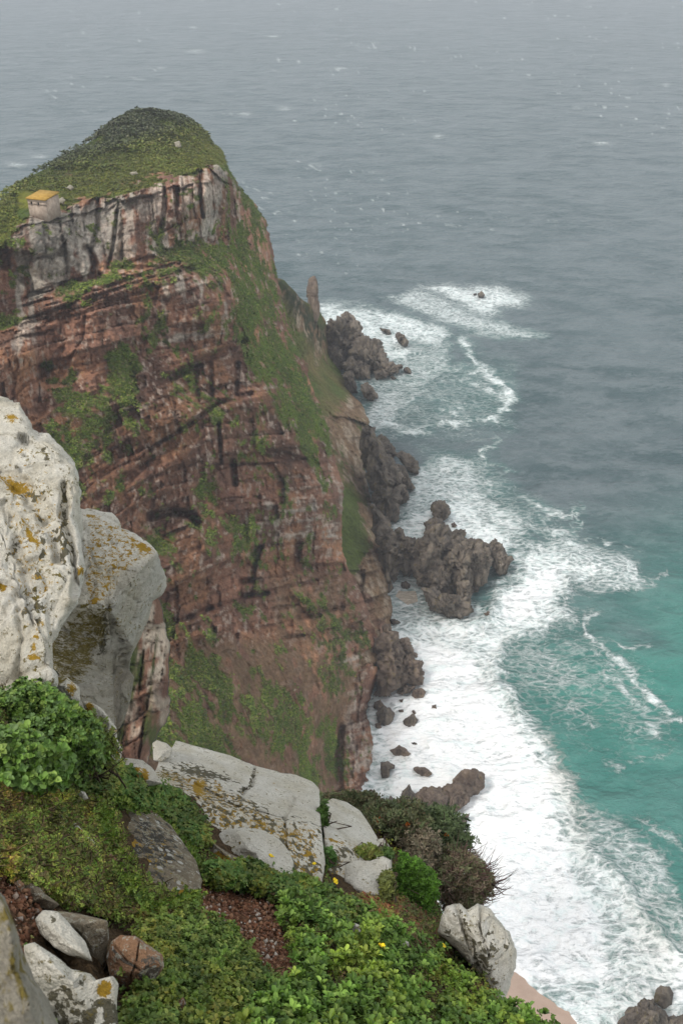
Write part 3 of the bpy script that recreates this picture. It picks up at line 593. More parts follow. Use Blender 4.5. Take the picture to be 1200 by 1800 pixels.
# ------------------------------------------------------------------ ROCKS
def radial(outline, c, n, seed, wob):
    pts = A(outline); th = np.linspace(0, 2 * math.pi, n, endpoint=False); dx, dy = np.cos(th), np.sin(th); r = np.zeros(n)
    for i in range(len(pts)):
        a, b = pts[i] - c, pts[(i + 1) % len(pts)] - c; e = b - a
        den = dx * e[1] - dy * e[0]; den = np.where(np.abs(den) < 1e-9, 1e-9, den)
        tt = (a[0] * e[1] - a[1] * e[0]) / den; u = (a[0] * dy - a[1] * dx) / den
        ok = (u >= -1e-6) & (u <= 1 + 1e-6) & (tt > 0); r = np.where(ok, np.maximum(r, tt), r)
    r = np.maximum(r, r.max() * .05); r = r * (1 + wob * fbm(v3(dx * 2.2, dy * 2.2, seed), 4, seed))
    return dx * r, dy * r
def lump(outline, d, T, lie=0.0, c=None, n=72, seed=1, amp=.12, freq=1.0, planes=None, wob=.04, box=.75, creases=.5, tilt=0.0, beds=None, facets=0, vert=1.0, cracks=()):
    """closed stone body. d: axial distance (or None = stands in the water at its lowest row); T: half thickness in m"""
    pts = A(outline); lo = pts[:, 1].max(); c = A(c if c is not None else (pts[:, 0].mean(), pts[:, 1].mean()))
    ox, oy = radial(outline, c, n, seed, wob); m = max(12, int(n * .62)) // 2 * 2 + 1
    ph = np.linspace(.02, math.pi - .02, m)[:, None]; rho = np.sin(ph) ** box; g = np.sign(np.cos(ph)) * np.abs(np.cos(ph)) ** box
    shrink = np.where(ph > math.pi / 2, .94, 1.0) if True else 1
    if facets:
        rg = np.random.default_rng(seed * 31 + 5); th = np.linspace(0, 2 * math.pi, n, endpoint=False)[None]
        u = np.stack(np.broadcast_arrays(np.cos(th) * rho, np.sin(th) * rho, g), -1); fc = np.ones(u.shape[:2])
        for q in range(facets):
            a_, z_ = rg.random() * 2 * math.pi, .35 + .6 * rg.random(); k_ = math.sqrt(1 - z_ * z_); nn = A([math.cos(a_) * k_, math.sin(a_) * k_, z_]); hh = .62 + .25 * rg.random()
            dt = u @ nn; fc = np.minimum(fc, np.where(dt > hh, hh / np.maximum(dt, 1e-6), 1))
        rho = rho * (1 - (1 - fc) * np.clip(1.6 * (1 - rho), 0, .5)); g = g * fc
    px = c[0] + ox[None] * rho * shrink; py = c[1] + oy[None] * rho * shrink
    if d is None: db = float(d0(lo)) ; dm = db + lie * (d0(py) - db)
    else: dm = d + tilt * (lo - py)
    if planes is not None:
        inv = np.full(px.shape, 1e9)
        for pl in planes:
            Mx = A([[q[0], q[1], 1] for q in pl]); co = np.linalg.solve(Mx, A([1 / q[2] for q in pl])); inv = np.minimum(inv, co[0] * px + co[1] * py + co[2])
        fr = 1 / np.maximum(inv, 1e-4); cc = c[None]
        edge = np.where(ph < math.pi / 2, 1 - np.abs(np.cos(ph)) ** .35, 1 + (1 - g) * .0)
        dm = np.where(ph < math.pi / 2, fr + T * .35 * edge, fr + T * .35 + T * 1.3 * np.abs(g)); V = P(px, py, dm)
    else: V = P(px, py, dm - T * g)
    N = gnorm(V, True); ctr = V.reshape(-1, 3).mean(0); sg = np.sign((N * (V - ctr)).sum(-1, keepdims=True)); N = N * np.where(sg == 0, 1, sg)
    size = (np.ptp(pts[:, 0]) + np.ptp(pts[:, 1])) * .5 * (d or float(d0(lo))) / F; fq = freq * 3.2 / size
    Vw = V * A([1, 1, vert]) + (fbm(V * fq, 2, seed + 7) * .25 / fq)[..., None]; f1, f2, idd = worley(Vw * fq + seed * 7.1, seed); f1b, f2b, id2 = worley(Vw * fq * 2.6 + seed, seed + 9)
    disp = fbm(V * fq * 1.3, 4, seed) * .7 + (idd - .5) * .8 * sst(0, .25, f2 - f1) - creases * (1 - sst(0, .16, f2 - f1)) + (id2 - .5) * .25 - creases * .4 * (1 - sst(0, .18, f2b - f1b)) + fbm(V * fq * 6, 3, seed + 3) * .16 + (fbm(V * fq * 13, 3, seed + 8) * .14 if d is None else 0)
    if beds is not None:
        ax = A(beds[0]); s = (V @ ax) / beds[1] + .35 * fbm(V * fq, 3, seed + 4); disp = disp + (hsh(np.floor(s).astype(np.int64), seed) - .5) * beds[2] - .5 * beds[2] * sst(.3, .5, np.abs(s - np.floor(s) - .5))
    side = np.sin(ph) ** 2
    V = V + N * (disp * amp * size * .5 * (1 - .45 * side))[..., None]
    for cl, cw, cd in cracks:
        q = polydist(px, py, cl, False) + fbm(V * 8, 3, seed + 6) * cw * .8; ray = V - A([0, 0, H]); ray /= np.linalg.norm(ray, axis=-1, keepdims=True)
        V = V + ray * ((1 - sst(cw * .2, cw * 1.1, q)) * cd * (ph < math.pi / 2))[..., None]
    if d is None: V[..., 2] = np.maximum(V[..., 2], -2.5)
    nr, nc = V.shape[:2]; k = nr * nc; VV = np.vstack([V.reshape(-1, 3), V[0].mean(0), V[-1].mean(0)]); i = np.arange(nc)
    tr = np.vstack([np.stack([np.full(nc, k), i, (i + 1) % nc], -1), np.stack([np.full(nc, k + 1), (nr - 1) * nc + (i + 1) % nc, (nr - 1) * nc + i], -1)])
    pp = np.vstack([np.stack([px, py], -1).reshape(-1, 2), [c, c]])
    return VV, gridq(nr, nc, True), tr, pp
def rock(name, lumps, mat, label, cat='rock', group=None, marks=(), parent=None):
    Vs, Q, T, PP, k = [], [], [], [], 0
    for L in lumps:
        V, q, t, pp = lump(**L); Vs.append(V); Q.append(q + k); T.append(t + k); PP.append(pp); k += len(V)
    V = np.vstack(Vs); pp = np.vstack(PP); mk = np.zeros((len(V), 4))
    wv = fbm(V * 6, 3, 5) * 10
    for ch, kind, *a in marks:
        i = 'okmg'.index(ch)
        if kind == 'e': v = ell(pp[:, 0] + wv, pp[:, 1] + wv, *a[:-1]) * a[-1]
        elif kind == 'l': v = a[2] * (1 - sst(a[1] * .4, a[1] * 1.4, polydist(pp[:, 0] + wv * .4, pp[:, 1], a[0], False)))
        else: v = region(pp[:, 0], pp[:, 1], a[0], a[1], wv) * a[2]
        mk[:, i] = np.maximum(mk[:, i], v)
    lo = V[V[:, 2].argmin()]; loc = np.array([V[:, 0].mean(), V[:, 1].mean(), V[:, 2].min()])
    o = mesh(name, V, np.vstack(Q), np.vstack(T), mat, parent, loc, cols={'masks': mk})
    return tag(o, label, cat, group)

# --- shore rocks, farthest first
S = lambda outline, T, **k: dict(dict(outline=outline, d=None, T=T, n=72 if T > 5 else 56, amp=.40, beds=((.88, .15, .42), T * .2, .5) if T > 4.5 else None, wob=.09, creases=.8, box=.85, facets=6, vert=.38, freq=1.25), **k)
rock('rock_stack', [S([(568,600),(580,562),(600,556),(612,543),(622,556),(640,575),(642,600),(630,640),(590,640),(572,625)], 12, seed=3, n=96, beds=((.9, .2, .5), 2.5, .6)),
    S([(625,600),(642,588),(660,592),(672,605),(684,632),(690,642),(675,655),(640,650),(615,640),(610,620)], 10, seed=4, n=80, beds=((.9, .2, .5), 2.5, .5)),
    S([(575,610),(592,605),(602,620),(606,650),(590,652),(576,635)], 8, seed=5), S([(600,640),(620,630),(650,640),(652,668),(630,664),(610,655)], 7, seed=6),
    S([(660,640),(690,636),(712,642),(700,652),(680,662),(662,660)], 5, seed=7), S([(640,612),(655,620),(660,650),(640,652)], 8, seed=8), S([(655,652),(672,648),(684,655),(680,665),(662,668)], 4, seed=9, n=40)],
    M_SHORE, 'jagged dark sea rock with a pointed top at the far end of the headland', 'sea rock')
rock('shore_boulder', [S([(600,655),(618,650),(626,672),(628,690),(615,692),(604,676)], 6, seed=11, n=48), S([(632,678),(645,673),(655,680),(664,698),(655,705),(640,698)], 5, seed=12, n=48)], M_SHORE, 'pair of joined dark boulders in the foam below the jagged sea rock', 'sea rock')
rock('sea_boulder', [S([(693,588),(700,583),(710,588),(718,600),(716,611),(706,606),(696,598)], 4, seed=13, n=48)], M_SHORE, 'dark oval boulder in white foam right of the jagged sea rock', 'sea rock')
rock('sea_boulder', [S([(665,574),(672,577),(686,581),(690,587),(684,590),(668,580)], 2.5, seed=14, n=32)], M_SHORE, 'thin low dark rock in the foam beside the oval boulder', 'sea rock')
rock('sea_boulder', [S([(708,647),(716,644),(723,652),(722,658),(710,655)], 2.5, seed=15, n=32)], M_SHORE, 'small dark rock off the low end of the jagged sea rock', 'sea rock')
rock('sea_boulder', [S([(697,665),(690,668),(684,662),(690,660)], 2, seed=16, n=32)], M_SHORE, 'tiny dark rock awash at the foot of the jagged sea rock', 'sea rock')
rock('sea_boulder', [S([(838,516),(846,511),(852,518),(849,524),(840,523)], 3, seed=17, n=32), S([(831,516),(837,515),(837,519),(832,519)], 2, seed=18, n=24)], M_SHORE, 'lone small dark rock in the far patch of breaking surf', 'sea rock')
rock('rock_pinnacle', [dict(outline=[(541,490),(546,485),(555,486),(559,500),(560,525),(564,552),(556,572),(540,560),(541,530),(538,512)], d=358, T=2.6, n=64, seed=21, amp=.16, wob=.05)], M_SHOREPALE, 'tall thin rock finger standing on the skyline of the brown spur', 'rock pinnacle')
rock('rock_pinnacle', [dict(outline=[(513,516),(517,511),(523,517),(527,528),(522,534),(514,526)], d=330, T=2, n=40, seed=22, amp=.2)], M_SHORE, 'short rock knob on the skyline left of the thin rock finger', 'rock pinnacle')
rock('rock_stack', [S([(632,760),(650,742),(668,765),(690,800),(716,850),(716,880),(702,905),(690,918),(672,912),(652,880),(640,830)], 13, c=(675,850), seed=25, n=110, beds=((.8, .2, .6), 3, .5)),
    S([(660,765),(672,762),(690,782),(696,800),(680,815),(664,800)], 8, seed=26), S([(690,795),(705,790),(725,800),(740,822),(736,834),(722,832),(705,815)], 5, seed=27), S([(690,810),(712,820),(724,850),(732,858),(715,862),(695,850)], 6, seed=28), S([(700,850),(716,862),(718,880),(704,890)], 5, seed=29), S([(655,800),(675,790),(690,830),(700,880),(680,900),(660,860)], 14, seed=30, n=72)],
    M_SHORE, 'tall dark sea rock against the spur with a brown lobe pointing right', 'sea rock')
rock('rock_stack', [S([(662,925),(680,930),(690,945),(700,960),(712,985),(700,1010),(690,1030),(676,990),(664,955)], 8, seed=31, n=64), S([(690,945),(702,928),(712,945),(722,950),(745,955),(748,985),(735,1012),(715,1015),(695,990)], 8, seed=32, n=72), S([(693,932),(700,927),(709,930),(710,948),(696,950)], 4, seed=33, n=40),
    S([(728,955),(745,925),(765,912),(788,930),(800,960),(790,1005),(760,1045),(735,1035),(722,1000)], 10, seed=34, n=90, beds=((.85, .1, -.4), 2.2, .5)), S([(756,890),(765,880),(780,880),(790,890),(792,902),(782,915),(768,918),(758,905)], 5, seed=35, n=56), S([(745,918),(765,905),(785,922),(792,935),(770,945),(750,940)], 7, seed=36, n=48),
    S([(775,945),(800,930),(830,950),(850,975),(855,1010),(830,1045),(805,1050),(785,1020),(770,985)], 10, seed=37, n=90, beds=((.85, .1, -.4), 2.2, .5)), S([(790,938),(800,930),(818,931),(818,942),(800,950)], 3, seed=38, n=36), S([(815,955),(840,945),(862,955),(870,985),(858,1020),(835,1040),(820,1000)], 8, seed=39, n=72),
    S([(855,960),(870,945),(885,955),(892,978),(885,1000),(893,1010),(880,1012),(868,1000),(858,985)], 6, seed=40, n=64), S([(880,985),(895,975),(905,985),(895,990),(888,1010),(878,1012)], 4, seed=41, n=40),
    S([(745,1000),(775,985),(800,995),(805,1030),(790,1055),(760,1050)], 9, seed=42, n=72), S([(736,1035),(760,1030),(800,1045),(825,1050),(832,1072),(810,1090),(785,1086),(755,1070)], 8, seed=43, n=80), S([(800,1020),(825,1015),(828,1060),(805,1065)], 8, seed=44)],
    M_SHORE, 'big craggy sea stack with a rounded knob on top standing in white surf', 'sea stack', marks=())
rock('sea_boulder', [S([(703,1024),(712,1020),(722,1030),(718,1036),(706,1034)], 2, seed=46, n=32)], M_SHORE, 'small brown rock in the channel left of the craggy stack', 'sea rock')
rock('sea_boulder', [S([(792,921),(798,917),(803,923),(799,928),(794,927)], 1.2, seed=47, n=24)], M_SHOREPALE, 'tiny reddish rock right of the knob of the craggy stack', 'sea rock')
rock('sea_boulder', [S([(850,1078),(857,1074),(866,1080),(862,1090),(853,1089)], 1.6, seed=48, n=36)], M_SHOREPALE, 'small square brown rock in the surf right of the craggy stack', 'sea rock')
rock('sea_boulder', [S([(682,1088),(695,1088),(706,1096),(690,1099)], 2, seed=49, n=32)], M_SHORE, 'flat dark rock tongue at the cliff foot above the streaked rock', 'sea rock')
rock('rock_stack', [S([(655,1130),(682,1095),(700,1120),(712,1150),(705,1190),(690,1225),(655,1228)], 9, seed=51, n=90, beds=((.9, .1, .3), 1.6, .4)), S([(700,1122),(710,1118),(722,1130),(733,1152),(720,1165),(703,1150)], 5, seed=52, n=56), S([(690,1165),(718,1150),(740,1160),(748,1188),(742,1203),(712,1205),(695,1215),(685,1190)], 6, seed=53, n=80, beds=((.3, .2, .9), 1.0, .5)), S([(695,1215),(715,1203),(732,1205),(720,1220),(700,1222)], 3, seed=54, n=40)],
    M_SHOREPALE, 'brown grooved rock at the cliff foot with foam running off it', 'sea rock')
for i, (o_, lb, mt) in enumerate([([(724,1212),(740,1208),(749,1216),(744,1228),(732,1231),(723,1224)], 'rounded brown boulder just below the grooved rock', M_SHOREPALE),
    ([(657,1234),(668,1230),(675,1240),(665,1250),(656,1245)], 'pinkish boulder wedged between the cliff and a larger grey boulder', M_SHOREPALE), ([(660,1252),(672,1240),(684,1243),(694,1255),(690,1268),(680,1276),(664,1273)], 'large grey boulder against the cliff foot in the surf', M_SHORE),
    ([(658,1272),(668,1270),(671,1280),(660,1284)], 'small reddish boulder under the large grey boulder', M_SHOREPALE), ([(706,1268),(716,1260),(724,1254),(735,1265),(730,1276),(718,1282)], 'angular grey boulder alone in the surf below the grooved rock', M_SHORE),
    ([(723,1250),(727,1247),(731,1254),(728,1258)], 'small nub just above the angular grey boulder', M_SHOREPALE), ([(754,1247),(758,1240),(766,1238),(768,1248)], 'little pointed rock farthest out in the white surf', M_SHOREPALE),
    ([(701,1230),(708,1228),(708,1236),(703,1236)], 'upper of two tiny rocks by the grooved rock', M_SHOREPALE), ([(700,1248),(708,1247),(710,1252),(701,1252)], 'lower of two tiny rocks by the grooved rock', M_SHOREPALE),
    ([(720,1304),(730,1305),(736,1310),(726,1310)], 'thin dark sliver of rock awash in the surf', M_SHORE), ([(684,1318),(702,1310),(712,1315),(724,1326),(715,1330),(692,1329)], 'wedge shaped brown rock awash near the cliff', M_SHOREPALE),
    ([(723,1352),(732,1347),(748,1349),(761,1360),(752,1366),(738,1364)], 'oval dark brown rock awash above the long rock', M_SHOREPALE), ([(668,1340),(680,1337),(692,1345),(694,1353),(685,1351),(684,1365),(670,1372)], 'dark hooked rock with foam on it beside the cliff wall', M_SHORE),
    ([(762,1475),(775,1468),(790,1458),(798,1448),(795,1475),(775,1486)], 'dark rock streaked with white water below the long rock', M_SHOREPALE), ([(783,1470),(800,1462),(806,1478),(800,1492),(786,1490)], 'dark rock nearest the twiggy shrub with surf around it', M_SHORE),
    ([(800,1440),(815,1432),(826,1430),(818,1448),(806,1456)], 'small rock with surf breaking on it off the long rock', M_SHOREPALE), ([(784,1446),(797,1440),(804,1450),(790,1458)], 'small foam ringed rock just under the long rock', M_SHORE)]):
    rock('shore_boulder', [S(o_, max(1.0, .30 * np.ptp(A(o_)[:, 0]) * .12 + 1), seed=60 + i, n=44, amp=.22)], mt, lb, 'sea rock', 'boulders awash below the headland')
rock('long_rock', [S([(795,1370),(810,1352),(838,1350),(852,1362),(851,1385),(838,1398),(815,1400),(796,1395)], 5, seed=81, n=72, amp=.2), S([(775,1385),(800,1370),(830,1385),(825,1410),(800,1430),(775,1435),(762,1415)], 5, seed=82, n=72, amp=.2), S([(728,1395),(742,1384),(775,1382),(790,1400),(780,1430),(765,1455),(735,1445),(722,1420)], 6, seed=83, n=80, amp=.2), S([(760,1440),(785,1425),(795,1440),(780,1465),(762,1465)], 4, seed=84)], M_SHOREPALE, 'long smooth brown rock reaching into the surf behind the shrubs', 'sea rock')
rock('rock_spire', [S([(696,1418),(708,1392),(719,1376),(726,1390),(734,1400),(730,1430),(700,1440)], 4, seed=86, n=56, amp=.25)], M_SHORE, 'pointed grey rock spire left of the long brown rock', 'sea rock')
rock('rock_spire', [S([(676,1425),(682,1403),(687,1395),(695,1410),(697,1430),(680,1440)], 3, seed=87, n=44, amp=.25)], M_SHORE, 'smaller grey rock spire beside the cliff wall', 'sea rock')
rock('rock_stack', [S([(1085,1800),(1100,1778),(1120,1765),(1135,1755),(1150,1765),(1168,1780),(1178,1800),(1180,1840),(1080,1840)], 5, seed=91, n=80, amp=.25), S([(1150,1740),(1160,1732),(1176,1734),(1184,1746),(1180,1765),(1165,1775),(1148,1762)], 2.8, seed=92, n=56, amp=.12), S([(1132,1757),(1148,1755),(1155,1790),(1135,1790)], 3, seed=93), S([(1172,1790),(1200,1780),(1230,1830),(1180,1840)], 3, seed=94)], M_SHORE, 'dark knobbly rock with a round boulder on top in the nearest surf', 'sea rock')
# connecting wall rocks at the foot of the spur
rock('shore_rock', [S([(650,880),(668,900),(690,925),(700,955),(692,1000),(690,1030),(680,1040),(668,980),(655,930)], 6, seed=95, n=72)], M_SHORE, 'dark rock ledge joining the spur to the craggy sea stack', 'sea rock')
# pale stones lying on the crown
for i, (o_, lb) in enumerate([([(228,303),(240,301),(244,306),(232,309)], 'pale stone in the grass above the cliff edge'), ([(116,330),(124,324),(131,330),(126,336)], 'pale stone in dark scrub up the slope from the hut'), ([(103,350),(110,346),(116,352),(112,360),(104,358)], 'pale boulder right beside the hut'), ([(372,292),(380,289),(387,292),(385,300),(374,299)], 'lichen capped block on the outer end of the cliff top'), ([(306,250),(316,247),(320,258),(309,262)], 'pale crag near the rounded summit')]):
    yy = float(tpsN(A(o_)[:, 0].mean(), A(o_)[:, 1].max())) / float(kY(A(o_)[:, 1].max())); rock('boulder', [dict(outline=o_, d=yy - .6, T=.9, n=36, seed=100 + i, amp=.2)], M_GREY, lb, 'boulder')

# ------------------------------------------------------------------ HUT
def boxm(x0, x1, y0, y1, z0, z1):
    V = A([[x, y, z] for x in (x0, x1) for y in (y0, y1) for z in (z0, z1)]); Q = np.array([[0, 1, 3, 2], [4, 6, 7, 5], [0, 4, 5, 1], [2, 3, 7, 6], [0, 2, 6, 4], [1, 5, 7, 3]]); return V, Q
def boxes(bs):
    Vs, Qs = [], []; k = 0
    for b in bs: V, Q = boxm(*b); Vs.append(V); Qs.append(Q + k); k += 8
    return np.vstack(Vs), np.vstack(Qs)
def simple(name, c1, c2, sc, rough=.9):
    t = NT(name); n = t.noise(sc, 5, .65); t.bump(n, .05, .6); return t.fin(t.mix(t.ss(n, .3, .7), c1, c2), rough, .2)
def build_hut():
    dC = 163.0; C = P(83, 374, dC)            # foot of the corner nearest us
    h = empty('stone_hut', C); h.rotation_euler = (0, 0, math.radians(-19)); tag(h, 'small square stone hut with flat orange roof on the ridge', 'hut')
    w_, dp, ht = 3.5, 4.0, 2.0
    ms = simple('rendered_stone', (.27, .21, .165), (.42, .34, .27), 1.4); mr = simple('orange_lichen_roof', (.33, .19, .035), (.46, .29, .07), 1.8); md = simple('dark_opening', (.015, .014, .013), (.03, .028, .026), 3)
    th = .3
    # front wall with two openings, built round them
    fw = [(-w_, 0, 0, th, -1.5, 1.05), (-w_, 0, 0, th, 1.6, ht)]; xs = [-w_, -2.95, -2.6, -1.6, -1.25, 0]
    for a, b in ((xs[0], xs[1]), (xs[2], xs[3]), (xs[4], xs[5])): fw.append((a, b, 0, th, 1.05, 1.6))
    fw += [(-th, 0, th, dp, -1.5, ht), (-w_, -w_ + th, th, dp, -1.5, ht), (-w_ + th, -th, dp - th, dp, -1.5, ht)]
    V, Q = boxes(fw); mesh('wall', V, Q, None, ms, h, smooth=False)
    V, Q = boxes([(-w_ - .15, .15, -.15, dp + .15, ht + .003, ht + .22)]); V[V[:, 1] > 0, 2] += .28; mesh('roof', V, Q, None, mr, h, smooth=False)
    for a in (xs[1], xs[3]):
        V, Q = boxes([(a + .002, a + .348, .16, .2, 1.052, 1.598)]); o = mesh('window', V, Q, None, md, h, smooth=False)
        V, Q = boxes([(a - .05, a + .40, -.06, -.003, .98, 1.05)]); mesh('sill', V, Q, None, ms, o, smooth=False)
build_hut()

# ------------------------------------------------------------------ FOREGROUND SLOPE
G = [(-400, 1140), (-200, 1160), (0, 1205), (60, 1215), (120, 1265), (200, 1345), (270, 1375), (400, 1415), (560, 1440), (640, 1440), (700, 1490), (760, 1570), (800, 1648), (835, 1695), (862, 1738), (885, 1768), (900, 1778), (960, 1812), (1000, 1850), (1080, 1960), (1150, 2100)]
fg_ctl = [(-400,1160,4.0),(-200,1180,4.2),(0,1210,4.7),(100,1260,5.1),(200,1345,5.7),(300,1400,6.4),(450,1430,7.3),(600,1440,8.3),(700,1490,8.9),(770,1585,8.4),(800,1665,7.4),(870,1765,6.0),(960,1812,5.3),(1080,1960,4.6),
 (0,1400,3.9),(150,1450,4.5),(300,1550,4.9),(450,1600,5.2),(600,1600,5.9),(700,1650,6.0),(0,1600,3.1),(200,1700,3.3),(400,1750,3.7),(600,1750,4.3),(800,1800,4.9),(-200,1800,2.3),(0,1900,2.4),(300,1950,2.7),(600,2000,3.1),(1000,2050,4.1)]
tpsG = TPS(fg_ctl)
def mound(px, py):
    w0 = v3(px / 60., py / 60.)
    return .13 * fbm(w0, 3, 6) + .075 * fbm(w0 * 2.6, 3, 7)
def dG(px, py): return tpsG(px, py) - mound(px, py) * (tpsG(px, py) / 5)
def build_ground():
    cx = np.arange(-400, 1151, 4.0); top = interp(cx, G) ; nr = 240; u = np.linspace(0, 1, nr)[:, None] ** 1.0
    px = np.repeat(cx[None], nr, 0); py = top[None] + (2150 - top)[None] * u
    V = P(px, py, dG(px, py)); V = V + (fbm(V * 12, 3, 4) * .012)[..., None]
    W = V; one = np.ones(px.shape + (1,)); mix = lambda a, b, f: a + (b - a) * np.clip(f, 0, 1)[..., None]
    bare = np.maximum(region(px, py, [(290,1570),(400,1545),(470,1570),(500,1640),(540,1760),(470,1740),(420,1660),(330,1600)], 12), region(px, py, [(0,1540),(60,1580),(70,1650),(30,1690),(-20,1640)], 12))
    c = mix(one * A([.07, .05, .03]), one * A([.13, .06, .035]), bare * (.7 + fbm(W * 9, 3, 3)))
    # drop the outer edge down the mountain side
    sk = []
    for q, (dn, fw) in enumerate([(.25, .15), (1.2, .5), (5, 1.5), (20, 6), (60, 18), (168, 45)]):
        b = V[0].copy(); b[:, 2] -= dn; b[:, 1] += fw * .4; b[:, 0] += fw * .05; b = b + fbm(b * .3, 3, 2)[:, None] * min(dn, 4) * .12; sk.insert(0, b)
    V2 = np.concatenate([np.stack(sk, 0), V], 0); C2 = np.concatenate([np.ones((6, len(cx), 3)) * A([.08, .07, .04]), c], 0)
    t = NT('stony_soil'); a = t.attr('col'); n = t.noise(30, 5, .7); v = t.vor(55); 
    col = t.mix(1.0, a, t.mix(t.ss(n, .3, .7), (.55, .55, .55), (1.6, 1.5, 1.4)), 'MULTIPLY'); t.bump(t.m2('ADD', n, v), .03, .8)
    o = mesh('ground', V2, gridq(len(V2), len(cx)), None, t.fin(col, .95, .1), cols={'col': C2})
    tag(o, 'steep earthy slope in the foreground', 'ground', kind='structure')
build_ground()

def on_ground(px, py, n=1e-3):
    a = P(px, py, dG(px, py)); b = P(px + 3, py, dG(px + 3, py)); c = P(px, py + 3, dG(px, py + 3)); N = np.cross(c - a, b - a)
    N /= np.linalg.norm(N, axis=-1, keepdims=True); s = np.sign((N * (A([0, 0, H]) - a)).sum(-1, keepdims=True)); return a, N * s

# --- foreground rocks
Rk = lambda outline, d, T, **k: dict(dict(outline=outline, d=d, T=T, n=130, amp=.06, wob=.015, creases=.3, box=.55, freq=.9, facets=7), **k)
rock('rock_outcrop', [Rk([(-160,690),(0,696),(38,703),(50,728),(56,752),(85,764),(112,790),(132,815),(140,860),(141,892),(150,930),(157,1000),(142,1062),(112,1102),(88,1150),(100,1175),(97,1205),(60,1235),(0,1260),(-160,1280)], 4.7, .75, c=(10, 960), n=340, seed=201, amp=.085, freq=1.1, creases=.7, facets=10, vert=.4, cracks=[([(0,828),(40,850),(75,885),(95,930),(105,980)],14,.06),([(112,850),(118,920),(135,985),(140,1040)],12,.08),([(10,880),(30,940),(48,1010),(60,1100)],10,.04),([(0,765),(40,770),(75,790)],8,.04),([(0,1030),(30,1045),(40,1120),(30,1200)],10,.04)], beds=((.80, .1, .45), .26, .5), tilt=.002)],
    M_PALE, 'tall pale lichen-spotted outcrop rising at the left edge of the photo', 'rock outcrop',
    marks=[('o','e',60,950,110,220,0,.41),('k','e',60,950,110,200,0,.16),('o','e',30,850,42,16,25,.75),('o','e',55,930,14,55,-30,.62),('o','e',20,735,18,10,20,.6),('o','e',75,1010,12,50,20,.5),('o','e',66,1120,10,45,14,.62),('o','e',62,1157,16,7,10,.9),('o','e',0,1032,12,7,0,.9),('o','e',110,905,10,16,0,.5),('o','e',45,790,16,10,0,.5),('o','e',148,1000,9,16,0,.8),
           ('k','e',60,870,60,20,30,.50),('k','e',110,960,22,90,-8,.52),('k','e',85,800,24,20,40,.46),('k','e',60,1060,34,60,20,.46),('k','e',20,960,20,60,20,.40),('k','l',[(70,880),(80,960),(60,1040),(75,1120)],6,.5),('k','l',[(112,850),(118,930),(135,1000)],7,.5),('k','e',45,785,20,12,0,.4)])
top_pl = [(200,900,6.4),(150,1066,5.72),(272,972,6.16)]; right_pl = [(192,1068,5.75),(275,975,6.16),(205,1280,6.75)]; under_pl = [(150,1066,5.72),(192,1068,5.75),(120,1190,7.0)]
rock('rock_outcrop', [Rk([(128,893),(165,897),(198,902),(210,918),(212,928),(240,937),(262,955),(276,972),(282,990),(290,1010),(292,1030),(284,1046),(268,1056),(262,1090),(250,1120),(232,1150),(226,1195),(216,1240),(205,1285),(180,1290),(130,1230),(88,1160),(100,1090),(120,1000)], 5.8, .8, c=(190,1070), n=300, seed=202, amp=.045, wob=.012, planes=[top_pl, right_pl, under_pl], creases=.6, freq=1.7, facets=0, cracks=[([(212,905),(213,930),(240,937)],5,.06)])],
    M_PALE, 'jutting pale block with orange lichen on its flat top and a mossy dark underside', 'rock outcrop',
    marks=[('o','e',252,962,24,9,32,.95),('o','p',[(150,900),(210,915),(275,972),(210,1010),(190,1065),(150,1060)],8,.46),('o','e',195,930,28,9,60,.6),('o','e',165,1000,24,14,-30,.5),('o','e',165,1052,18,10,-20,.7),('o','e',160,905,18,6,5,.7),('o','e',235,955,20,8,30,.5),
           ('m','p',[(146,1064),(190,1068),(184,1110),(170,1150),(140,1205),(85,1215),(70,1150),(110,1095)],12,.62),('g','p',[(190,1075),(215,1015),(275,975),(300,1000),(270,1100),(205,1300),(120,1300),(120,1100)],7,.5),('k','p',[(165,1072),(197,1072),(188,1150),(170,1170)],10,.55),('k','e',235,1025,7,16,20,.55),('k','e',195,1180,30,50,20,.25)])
rock('rock_slab', [Rk([(205,1170),(228,1178),(236,1190),(230,1230),(215,1275),(203,1290),(200,1250),(200,1200)], 6.3, .2, n=90, seed=203, amp=.08)], M_GREY, 'narrow grey slab leaning under the jutting pale block', 'rock')
rock('boulder', [Rk([(84,1205),(92,1188),(118,1190),(140,1208),(142,1232),(120,1250),(90,1240)], 4.85, .16, n=90, seed=204, amp=.1)], M_PALE, 'small boulder capped with ochre lichen behind the leafy shrub', 'boulder', marks=[('o','e',128,1215,16,20,0,.6),('m','e',105,1200,20,10,0,.7),('k','e',105,1225,18,18,0,.45)])
rock('boulder', [Rk([(145,1232),(165,1236),(182,1248),(194,1262),(205,1278),(206,1300),(215,1318),(214,1335),(200,1345),(180,1310),(160,1270)], 5.3, .14, c=(188,1288), n=110, seed=205, amp=.12)], M_PALE, 'knobbly white rock rib with orange spots at the edge of the leafy shrub', 'boulder', marks=[('o','e',162,1248,12,14,0,.8),('o','e',200,1285,10,10,0,.6),('o','e',203,1322,8,14,0,.7),('k','e',190,1290,18,34,-30,.42)])
rock('boulder', [Rk([(203,1338),(225,1332),(250,1336),(268,1350),(278,1366),(288,1378),(262,1382),(240,1392),(228,1402),(210,1385)], 5.7, .16, n=100, seed=206, amp=.06, tilt=.004)], M_PALE, 'white topped rock with a golden lichen face beside clover', 'boulder', marks=[('o','p',[(206,1346),(240,1350),(262,1360),(255,1376),(235,1395),(205,1385)],6,.62),('k','e',245,1355,22,12,20,.45)])
